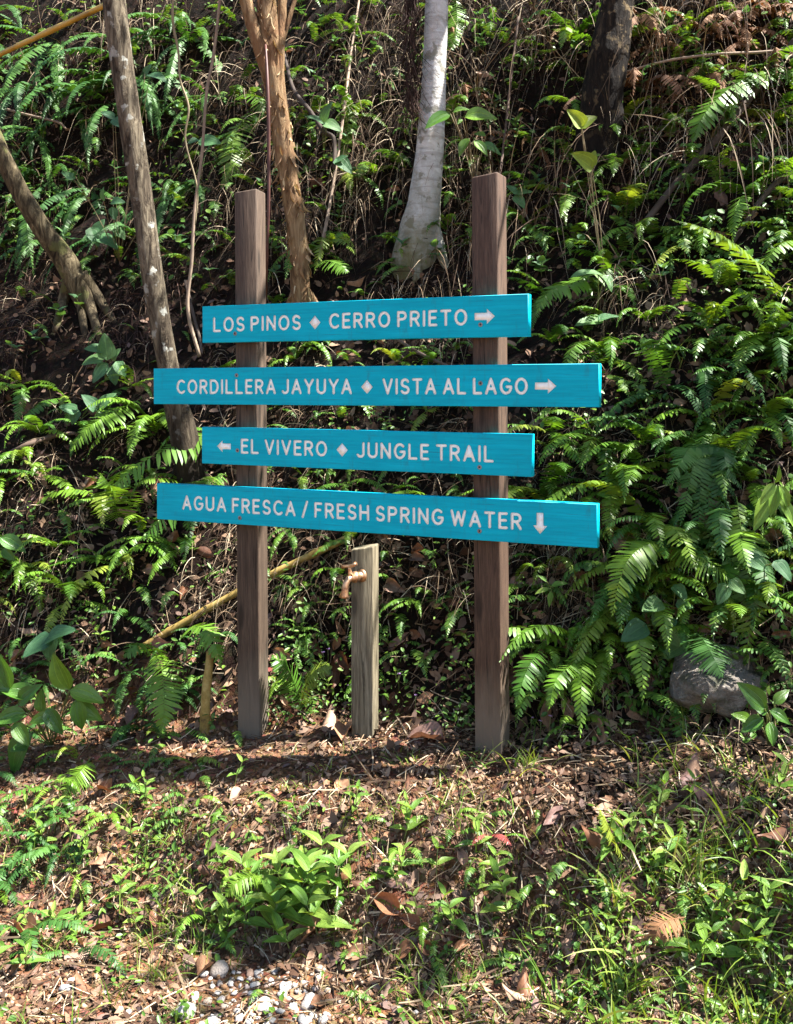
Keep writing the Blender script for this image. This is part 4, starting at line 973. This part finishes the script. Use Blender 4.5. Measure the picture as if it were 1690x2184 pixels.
pixel_plant('vine', 'climbing vine with leaves coloured sunlit yellow-green beside the dark trunk', 'vine', (1290, 620), [(1238, 268, 1210, 232), (1240, 270, 1272, 245), (1258, 355, 1220, 325), (1260, 350, 1268, 320)], LY, off=.35, facing=(-.2, -.9, .4), stem_mat=VINE)
pixel_plant('vine', 'thin vine crossing the pale trunk with small heart leaves', 'vine', (255, 560), [(155, 380, 130, 365), (160, 375, 165, 358), (220, 425, 215, 400), (240, 430, 262, 425), (240, 445, 245, 470), (310, 155, 320, 135), (320, 160, 355, 165), (420, 298, 400, 300), (430, 300, 470, 303), (240, 250, 215, 235), (245, 255, 270, 270)], LH, off=.45, stem_mat=VINE, mat_r=.0015)
pixel_plant('sapling', 'sapling with dark glossy leaves in front of the white trunk', 'sapling', (1010, 400), [(960, 243, 905, 270), (965, 240, 1000, 228), (990, 250, 1060, 240), (985, 255, 975, 262), (1010, 300, 1040, 330), (1000, 295, 975, 330), (1020, 310, 1070, 320), (1035, 290, 1012, 280)], LB, off=.4, stem_mat=VINE)
pixel_plant('creeper', 'pale bluish leaf cluster between the forked tree and the white trunk', 'creeper', (690, 330), [(690, 262, 655, 245), (695, 262, 728, 275), (690, 255, 700, 215), (720, 340, 750, 360), (715, 345, 740, 330)], LH, off=.3)
pixel_plant('broadleaf_herb', 'bright small herb right of the right post at top-board height', 'herb', (1110, 430), [(1100, 410, 1080, 395), (1105, 412, 1135, 405), (1100, 420, 1120, 440)], LH, off=.2)
pixel_plant('broadleaf_shrub', 'pale drooping leafy shrub at the right picture edge', 'shrub', (1650, 1120), [(1650, 1030, 1620, 1075), (1655, 1035, 1645, 1100), (1660, 1035, 1690, 1090), (1650, 1030, 1670, 1000), (1660, 1060, 1700, 1130), (1640, 1050, 1610, 1130)], LS, off=.25)
pixel_plant('broadleaf_shrub', 'dark glossy-leaved shrub at the right edge beside the boulder', 'shrub', (1640, 1590), [(1630, 1510, 1575, 1455), (1635, 1520, 1600, 1490), (1640, 1515, 1690, 1540), (1650, 1500, 1680, 1470), (1625, 1530, 1580, 1560), (1640, 1540, 1650, 1590), (1600, 1540, 1570, 1520)], LB, off=.2)
pixel_plant('broadleaf_herb', 'small bright-leaved herb right of the right post below the boards', 'herb', (1180, 1290), [(1170, 1255, 1140, 1265), (1175, 1250, 1210, 1240), (1175, 1262, 1170, 1290), (1165, 1240, 1150, 1225)], LS, off=.1)
pixel_plant('creeper', 'shaded round leaves near the lower right ferns', 'creeper', (1560, 1270), [(1545, 1250, 1530, 1290), (1560, 1240, 1590, 1265), (1600, 1190, 1640, 1215), (1655, 1200, 1690, 1230)], LH, off=.2)
def herb(p, nodes, h, leaf, meshes, label, group, lean=(0, -.25, 1), pair_rot=None, cat='herb', name='broadleaf_herb'):
    r = thing(name, label.replace('@', place(p)), cat, p, group); d = (Vector(lean) + Vector((random.uniform(-.35, .35), random.uniform(-.25, .25), 0))).normalized()
    top = d * h; s = curve([Vector((0, 0, -.01)), d * h * .5 + Vector((random.uniform(-.01, .01), 0, 0)), top], 7)
    obj('stem', mesh('stem', *tube(s, [.0022, .002, .002, .0018, .0017, .0015, .0013], 5), STEM), r)
    a = random.uniform(0, 6.28)
    for k in range(nodes):
        t = (k + 1) / nodes; q = s[min(6, int(t * 6))]; a += math.pi / 2 + random.uniform(-.3, .3)
        for sg in (0, math.pi):
            L = leaf * (1.1 - .45 * t) * random.uniform(.75, 1.15); el = .15 + .55 * t + random.uniform(-.2, .2) if k < nodes - 1 else .75
            dr = Vector((math.cos(a + sg) * math.cos(el), math.sin(a + sg) * math.cos(el), math.sin(el)))
            o = obj('leaf', random.choice(meshes), r); place_leaf(o, q, q + dr * L, Vector((0, -.25, 1)))
    return r
for (x, y, nn_, h_, lf) in ((640, 1985, 3, .12, .085), (690, 1940, 3, .13, .085), (655, 1890, 3, .10, .075), (600, 1960, 3, .09, .075), (560, 1935, 3, .09, .07), (700, 1870, 2, .09, .08), (620, 2040, 2, .08, .08), (520, 1990, 3, .08, .07), (470, 2000, 2, .08, .07), (670, 1960, 3, .13, .095), (640, 1930, 3, .12, .095), (680, 2000, 3, .10, .09), (610, 1910, 3, .1, .085), (585, 2000, 3, .09, .085), (540, 1900, 3, .1, .08), (720, 1910, 3, .11, .085)):
    herb(hit(x, y), nn_, h_ * 1.1, lf * 1.35, LS, 'bright broad-leaved clump herb @', 'broad-leaved clump below the sign')
for (x, y, nn_, h_, lf) in ((1080, 1960, 4, .15, .075), (1060, 1900, 3, .10, .07), (860, 1790, 3, .10, .075), (970, 1990, 3, .12, .07), (930, 1880, 2, .1, .07), (850, 1900, 2, .09, .06), (1010, 1830, 3, .1, .06)):
    herb(hit(x, y), nn_, h_, lf * 1.2, LS, 'broad-leaved herb @', 'broad-leaved herbs below the right post')
for (x, y, nn_, h_, lf) in ((1410, 1880, 3, .12, .08), (1400, 1740, 3, .12, .07), (1480, 2060, 3, .12, .09), (1560, 1960, 2, .12, .09), (1590, 2070, 3, .12, .1), (1640, 1980, 3, .12, .09), (1520, 2000, 3, .1, .08), (1650, 1700, 3, .12, .08)):
    herb(hit(x, y), nn_, h_, lf, LS, 'pale broad-leaved herb @', 'broad-leaved herbs at the lower right')
for k in range(58):
    x, y = random.choice([(random.uniform(-60, 1750), random.uniform(1700, 2120)), (random.uniform(-60, 500), random.uniform(1620, 2000)), (random.uniform(1150, 1750), random.uniform(1750, 2150))])
    herb(hit(x, y), random.randint(2, 3), random.uniform(.05, .12), random.uniform(.035, .075), LS, 'low leafy seedling @', 'seedlings on the foreground slope')
for k in range(34):
    x, y = random.choice([(random.uniform(580, 1000), random.uniform(1220, 1500)), (random.uniform(1100, 1600), random.uniform(1250, 1560)), (random.uniform(-50, 480), random.uniform(1050, 1550))])
    herb(hit(x, y), random.randint(2, 3), random.uniform(.05, .10), random.uniform(.03, .06), LS, 'leafy bank seedling @', 'seedlings on the lower bank', lean=(0, -.6, .8))
for k in range(90):
    x, y = random.uniform(540, 1700), random.uniform(0, 620)
    herb(hit(x, y), random.randint(2, 3), random.uniform(.08, .18), random.uniform(.05, .09), LH, 'bluish-green creeper sprig @', 'creeper sprigs on the upper bank', lean=(0, -.9, .4), name='creeper', cat='creeper')
for k in range(26):
    x, y = random.uniform(-80, 490), random.uniform(30, 760)
    herb(hit(x, y), random.randint(2, 3), random.uniform(.10, .2), random.uniform(.06, .1), LH, 'dark round-leaved creeper @', 'creepers between the left trunks', lean=(0, -.9, .3), name='creeper', cat='creeper')

# ------------------------------------------------------------------ fallen leaves one can pick out
DL = []
for s in range(6):
    V, F, UV = leaf_vf(w=[.22, .27, .30, .24, .34, .2][s], n=8, m=5, fold=[.5, -.3, .7, .2, -.5, .9][s], arch=[.3, -.25, .1, .45, -.4, .2][s], wav=.06, seed=40 + s); DL.append(mesh('dead_leaf', V, F, DEAD, uv=np.array(UV)))
def dead_leaf(p, n, size, label, group, tilt=.5):
    o = obj('dead_leaf', random.choice(DL)); d = Vector((random.uniform(-1, 1), random.uniform(-1, 1), random.uniform(-.3, .3))); d = (d - n * n.dot(d)).normalized() + n * random.uniform(-.1, .25)
    nr = n + Vector((random.uniform(-tilt, tilt), random.uniform(-tilt, tilt), random.uniform(-tilt, tilt))) * .8
    place_leaf(o, p + n * .012 - d * size * .5, p + n * .012 + d * size * .5, nr); tag(o, label, 'leaf', group)
def dead_leaves(n, rect, size, label, group):
    P = np.stack([RNG.uniform(rect[0], rect[1], n), RNG.uniform(rect[2], rect[3], n)], 1); H = hits(P[:, 0], P[:, 1]); N = normals(H)
    for k in range(n):
        sz = random.uniform(*size); w = 'small' if sz < size[0] + .02 else 'large' if sz > size[1] - .02 else 'medium'
        dead_leaf(Vector(H[k]), Vector(N[k]), sz, '%s %s %s' % (w, label, place(H[k])), group)
dead_leaves(42, (-40, 800, 1640, 2170), (.045, .105), 'dry brown leaf', 'fallen leaves on the slope')
dead_leaves(42, (800, 1740, 1640, 2170), (.045, .105), 'dry brown leaf', 'fallen leaves on the slope')
dead_leaves(56, (-40, 480, 1000, 1600), (.05, .11), 'dry brown leaf', 'fallen leaves on the left bank')
dead_leaves(68, (570, 1010, 640, 1500), (.05, .11), 'dry brown leaf', 'fallen leaves behind the boards')
dead_leaves(54, (1080, 1700, 1050, 1600), (.05, .12), 'dry brown bank leaf', 'fallen leaves on the right bank')
dead_leaves(30, (560, 1700, 100, 620), (.06, .12), 'dry brown leaf', 'dead leaves on the upper bank')
for (x, y, s, lb) in ((700, 1548, .12, 'large curled reddish dead leaf left of the tap post foot'), (735, 1570, .12, 'crumpled red-brown leaf touching the tap post foot'), (908, 1580, .13, 'long brown dead leaf lying left of the right post foot'), (730, 1685, .12, 'torn brown leaf on the shaded soil in front of the tap post'),
                      (1470, 1652, .12, 'long orange-brown leaf on the slope at the right'), (1500, 1700, .12, 'grey-brown curled leaf below the long orange leaf'), (60, 2005, .15, 'large olive dying leaf at the lower left edge'), (1670, 1780, .12, 'tan ribbed dead leaf at the right picture edge'),
                      (345, 1560, .10, 'purple-brown dead leaf left of the left post foot'), (160, 1985, .10, 'curled red-brown leaf in the lower left'), (180, 2120, .09, 'pale tan leaf at the lower left beside the pebbles')):
    h = hits(x, y); dead_leaf(Vector(h[0]), Vector(normals(h)[0]), s, lb, None, .4)

# ------------------------------------------------------------------ stuff: litter, grass, straw, roots, ground cover
def stuff(name, parts, mat, label):
    V, l, s = join(parts); o = obj(name, mesh_np(name, V, l, s, mat)); return tag(o, label, None, kind='stuff')
def pts_in(n, x0, x1, y0, y1):
    P = hits(RNG.uniform(x0, x1, n), RNG.uniform(y0, y1, n)); return P, normals(P)
T6 = np.array([(0, 0, 0), (-.22, .33, .05), (.22, .33, .02), (-.2, .68, -.03), (.18, .68, .05), (0, 1, -.08)]); F6 = [(0, 2, 1), (1, 2, 4, 3), (3, 4, 5)]
def flakes(n, rect, size, tilt=.5, T=T6, F=F6, lift=.006):
    P, N = pts_in(n, *rect); ppx, ppy = CX + P[:, 0] / P[:, 1] * K, HY + (CAMH - P[:, 2]) / P[:, 1] * K
    kp = ~((ppx > 385) & (ppx < 705) & (ppy > 2070)) | (RNG.uniform(0, 1, n) < .12); P, N = P[kp], N[kp]; n = len(P); d = rand_dir(n); nn2 = N + RNG.normal(0, tilt, (n, 3)); nn2 /= np.linalg.norm(nn2, axis=1, keepdims=True)
    d = d - nn2 * (d * nn2).sum(1, keepdims=True); sz = RNG.uniform(size[0], size[1], n) * RNG.uniform(.5, 1, n)
    R = frames(d, nn2) * sz[:, None, None]; R[:, :, 0] *= RNG.uniform(.5, 1.3, n)[:, None]
    return scatter(T, F, R, P + N * lift - R[:, :, 1] * .5)[:3]
stuff('leaf_litter', [flakes(9500, (-250, 1940, 1560, 2200), (.014, .055)), flakes(900, (-250, 1940, 1640, 2200), (.04, .08), .6), flakes(7000, (-250, 1940, 600, 1600), (.025, .085), .7), flakes(2600, (-250, 1940, -60, 620), (.02, .07), .8)], LITTER, 'brown broken leaf litter covering the soil')
# loose clods on the bare soil
def clods():
    n = 5200; px = RNG.uniform(-100, 1800, n); py = RNG.choice([0, 1], n, p=[.55, .45]); py = np.where(py == 0, RNG.uniform(1560, 1760, n), RNG.uniform(1930, 2200, n)); P = hits(px, py)
    T = np.array([(1, 0, 0), (-1, 0, 0), (0, 1, 0), (0, -1, 0), (0, 0, .8), (0, 0, -.8)], float); F = [(0, 2, 4), (2, 1, 4), (1, 3, 4), (3, 0, 4), (2, 0, 5), (1, 2, 5), (3, 1, 5), (0, 3, 5)]
    s = RNG.uniform(.003, .011, n) ** 1.0; R = frames(rand_dir(n), rand_dir(n)) * s[:, None, None]; R[:, :, 0] *= RNG.uniform(.6, 1.4, n)[:, None]
    return scatter(T, F, R, P + np.array([0, 0, .003]))[:3]
CLOD = leaf_mat('soil_clod', [(0.05, 0.026, 0.014), (0.13, 0.068, 0.034), (0.26, 0.15, 0.08), (0.36, 0.26, 0.18)], per='island', trans=0, rough=0.95, spec=.1, mottle=0)
V, l, s = clods(); tag(obj('soil_crumbs', mesh_np('soil_crumbs', V, l, s, CLOD, False)), 'orange-brown crumbs and clods of loose soil', None, kind='stuff')
def strands(n, rect, ln, wd, droop, curl, out=1.0, up=0.2, S=5, lift=0.0):
    P, N = pts_in(n * 2, *rect); q = np.argsort(-(vnoise(P[:, 0] * 4.5, P[:, 2] * 2.5, 11) + vnoise(P[:, 0] * 11, P[:, 2] * 6, 12) * .6 + RNG.uniform(0, .35, len(P))))[:n]; P, N = P[q], N[q]; D = N * out + RNG.normal(0, .5, (n, 3)); D[:, 2] += up
    return ribbons(P + N * lift, D, RNG.uniform(ln[0], ln[1], n), RNG.uniform(wd[0], wd[1], n), droop, curl, S)
stuff('dry_grass', [strands(2900, (480, 1850, -60, 640), (.14, .60), (.0022, .0055), 3.0, .7, 1, .2, 7), strands(1700, (-250, 480, -60, 520), (.12, .45), (.002, .0045), 2.8, .6, 1, .2, 6),
                    strands(1900, (-250, 520, 520, 1350), (.08, .30), (.0018, .0045), 2.2, .6, 1, .1, 6), strands(2600, (480, 1300, 600, 1300), (.06, .24), (.0016, .004), 2.2, .7, 1, .1, 6),
                    strands(1200, (1080, 1900, 600, 1600), (.06, .22), (.0016, .004), 2.0, .7, 1, .1, 6)], STRAW, 'tangle of dry pale grass and stems hanging on the bank')
stuff('dry_stalks', [strands(150, (950, 1750, -60, 330), (.5, 1.1), (.004, .0075), 3.2, .5, 1, .4, 9), strands(60, (-200, 520, -60, 300), (.4, .9), (.003, .006), 3.2, .5, 1, .4, 9), strands(50, (600, 950, -60, 330), (.4, .9), (.003, .006), 3.2, .5, 1, .4, 9), strands(240, (950, 1500, -60, 560), (.25, .6), (.004, .007), .6, .5, .5, .8, 7), strands(110, (-200, 520, 60, 900), (.25, .6), (.004, .007), 1.2, .5, .5, .5, 7), strands(80, (560, 1000, 0, 700), (.2, .5), (.004, .006), .8, .5, .5, .6, 7)], STRAW, 'bare dry stalks sticking out of the bank')
def lying(n, rect, ln, wd, curl=.4):
    P, N = pts_in(n, *rect); D = rand_dir(n); D = D - N * (D * N).sum(1, keepdims=True) + N * .12
    return ribbons(P + N * .008, D, RNG.uniform(ln[0], ln[1], n), RNG.uniform(wd[0], wd[1], n), .25, curl, 4, .5)
stuff('straw_and_twigs', [lying(6000, (-150, 1850, 1560, 2200), (.02, .10), (.0018, .0045)), lying(2600, (-150, 1850, 900, 1600), (.03, .16), (.002, .005)), lying(150, (-150, 1850, 1560, 2200), (.10, .25), (.004, .008), .3)], STRAW, 'dry straw and thin twigs lying over the soil')
# dark root masses
Pr = np.array([tuple(at(RNG.normal(876, 9), RNG.uniform(-60, 230), y4 - .16 - RNG.uniform(0, .06))) for _ in range(420)])
stuff('hanging_roots', [ribbons(Pr, np.tile([0.02, -.05, -1.0], (420, 1)), RNG.uniform(.08, .28, 420), RNG.uniform(.002, .006, 420), .5, 1.1, 6), strands(900, (-200, 480, 420, 800), (.10, .40), (.002, .006), 3.0, .5, 1, 0, 6), strands(300, (1180, 1500, 350, 520), (.1, .35), (.002, .005), 3, .5, 1, 0, 6)], ROOT, 'dark fibrous roots hanging from the bank')
# grass
def grass(n, rect, ln, wd, droop=.9, up=1.4):
    P, N = pts_in(n, *rect); D = rand_dir(n, .2, 1) * .7; D[:, 2] += up; D[:, 1] -= .15
    return ribbons(P, D, RNG.uniform(ln[0], ln[1], n), RNG.uniform(wd[0], wd[1], n), droop, .5, 6, .05)
def tufts(k, rect, per, ln, wd, r=.025):
    C, _ = pts_in(k, *rect); P = np.repeat(C, per, 0) + RNG.normal(0, r, (k * per, 3)); P[:, 2] = ground(P[:, 0], P[:, 1]) - .004
    D = rand_dir(k * per, .2, 1) * .9; D[:, 2] += .9; return ribbons(P, D, RNG.uniform(ln[0], ln[1], k * per), RNG.uniform(wd[0], wd[1], k * per), 1.2, .4, 6, .05)
stuff('grass', [tufts(40, (1180, 1850, 1850, 2230), 11, (.08, .24), (.004, .010)), tufts(36, (250, 1250, 1720, 2060), 10, (.05, .14), (.0025, .006)), tufts(26, (1300, 1850, 1560, 1850), 12, (.06, .18), (.003, .007)),
                tufts(34, (-250, 420, 1780, 2230), 12, (.05, .14), (.0025, .006)), tufts(16, (700, 1250, 2060, 2230), 14, (.04, .12), (.003, .006)), tufts(10, (1000, 1160, 1560, 1640), 7, (.05, .12), (.004, .007)), tufts(16, (600, 1000, 1600, 1700), 8, (.03, .08), (.003, .005)),
                grass(320, (250, 1250, 1720, 2080), (.03, .08), (.002, .006)), grass(250, (1200, 1850, 1800, 2230), (.04, .12), (.003, .008)), tufts(10, (1380, 1700, 700, 1500), 8, (.1, .25), (.004, .009))], GRASS, 'fresh green grass blades and tufts on the slope')
# ground cover: little round leaves on short stalks
TL = np.array([(0, 0, 0), (-.34, .28, .08), (.34, .28, .08), (-.36, .66, .06), (.36, .66, .06), (0, 1, -.05), (0, .5, -.04)]); FL = [(0, 6, 1), (0, 2, 6), (1, 6, 3), (2, 4, 6), (3, 6, 5), (4, 5, 6)]
def cover(k, rect, per, size, r=.035, lift=(.005, .05), narrow=1.0):
    C, N = pts_in(k, *rect); n = k * per; P = np.repeat(C, per, 0) + RNG.normal(0, r, (n, 3)); NN = np.repeat(N, per, 0)
    P[:, 2] = ground(P[:, 0], P[:, 1]); P = P + NN * RNG.uniform(lift[0], lift[1], (n, 1)); nr = NN * .6 + np.array([0, -.1, .7]) + RNG.normal(0, .45, (n, 3)); nr /= np.linalg.norm(nr, axis=1, keepdims=True)
    d = rand_dir(n); d = d - nr * (d * nr).sum(1, keepdims=True); R = frames(d, nr) * RNG.uniform(size[0], size[1], n)[:, None, None]; R[:, :, 0] *= (narrow * RNG.uniform(.55, 1.2, n))[:, None]
    return scatter(TL, FL, R, P)[:3]
stuff('ground_cover', [cover(38, (-150, 1850, 1700, 2230), 16, (.010, .024)), cover(34, (1250, 1850, 1850, 2230), 18, (.012, .036), .04, (.01, .06), .6), cover(34, (580, 1010, 1400, 1560), 18, (.010, .028), .03, (.01, .09), .7), cover(44, (1080, 1800, 1250, 1600), 18, (.012, .034), .04, (.01, .09), .7),
                       cover(48, (-150, 480, 1000, 1620), 18, (.012, .036), .04, (.01, .1), .65), cover(34, (560, 1010, 640, 1420), 16, (.012, .034), .04, (.01, .1), .6), cover(40, (1080, 1850, 550, 1250), 14, (.015, .04), .05, (.02, .14)),
                       cover(50, (560, 1850, -60, 560), 14, (.015, .04), .05, (.02, .16)), cover(40, (-200, 520, -60, 560), 16, (.015, .045), .05, (.02, .16)), cover(10, (200, 1250, 1760, 2060), 14, (.02, .045), .04, (.01, .06), .5)], HERB, 'low leafy ground cover of tiny round leaves')
# fern undergrowth in the gaps
def frond_scatter(n, rect, size, me_list, lift=.0):
    parts = []
    P, N = pts_in(n, *rect)
    for k in range(n):
        e0, e1, sd = random.choice(SP); VF = SMALLF[k % len(SMALLF)]; s_ = random.uniform(*size); a = math.radians(-90 + random.uniform(-100, 100)); c, s = math.cos(a) * s_, math.sin(a) * s_
        R = np.array([[[c, -s, 0], [s, c, 0], [0, 0, s_]]]); parts.append(scatter(VF[0], VF[1], R, P[k:k + 1])[:3])
    return parts
SMALLF = []
for k, (e0, e1, sd) in enumerate(SP):
    V, F = frond_vf(arching(e0, e1, 1, 6, sd), .13, 20, seed=90 + k); SMALLF.append((np.array([tuple(v) for v in V]), F))
stuff('fern_undergrowth', frond_scatter(210, (1100, 1850, 480, 1500), (.14, .32), None) + frond_scatter(90, (-200, 500, 600, 1600), (.09, .22), None) + frond_scatter(150, (560, 1010, 600, 1400), (.08, .20), None) + frond_scatter(400, (480, 1850, -60, 580), (.12, .32), None) + frond_scatter(190, (-200, 500, -60, 620), (.14, .34), None) + frond_scatter(85, (-100, 1800, 1680, 2150), (.06, .15), None) + frond_scatter(50, (-150, 470, 1540, 1760), (.08, .18), None), FERN_S, 'small crowded fern fronds filling the gaps of the bank')
# violet flowers
Pf = hits([700, 690, 1130, 1170, 885, 850, 1150, 745], [1425, 1440, 1570, 1565, 1520, 1480, 1575, 1500]); n = len(Pf)
for k in range(n):
    V, l, s, _ = scatter(TL, FL, frames(rand_dir(5, .2, .5), rand_dir(5, .8, 1)) * .009, np.tile([0, 0, .0], (5, 1)))
    p = Vector(Pf[k]); r = thing('wildflower', 'tiny violet wildflower %s' % ('near the tap post' if Pf[k][0] < .2 else 'right of the right post foot'), 'flower', p, 'violet wildflowers')
    o = obj('petal', mesh_np('petal', V, l, s, FLOWER), r); o.location = (0, -.03, .07)
    obj('stem', mesh('stem', *tube([(0, 0, -.01), (0, -.02, .03), (0, -.03, .07)], .0012, 5), STEM), r)
# flaking bark curls on the forked tree
tr3 = [o for o in COL.objects if o.name.startswith('tree') and 'flaking' in o.get('label', '')][0]
tpts = curve(t3c[:9], 200); nb = 330; ii = RNG.integers(0, 190, nb); ang = RNG.uniform(0, 6.28, nb)
Pb = np.array([tuple(tpts[q]) for q in ii]); rr3 = np.interp(ii / 200, np.linspace(0, 1, 9), [.052, .05, .048, .05, .052, .05, .060, .058, .05])
dirn = np.stack([np.cos(ang), np.sin(ang), 0 * ang], 1)
Vb_, lb_, sb_ = ribbons(Pb + dirn * rr3[:, None] * .97, dirn * .28 + np.array([0, 0, -1.0]), RNG.uniform(.015, .08, nb) ** 1.0, RNG.uniform(.004, .02, nb), .1, .9, 4, .4)
PEEL = leaf_mat('bark_curl', [(0.16, 0.085, 0.04), (0.34, 0.22, 0.11), (0.50, 0.38, 0.22)], per='island', trans=0.1, rough=.9, mottle=0)
o = obj('bark_curls', mesh_np('bark_curls', Vb_ - np.array(tr3.location), lb_, sb_, PEEL), tr3); o['kind'] = 'stuff'
print('objects', len(COL.objects), 'tris', sum(len(m.polygons) for m in bpy.data.meshes))
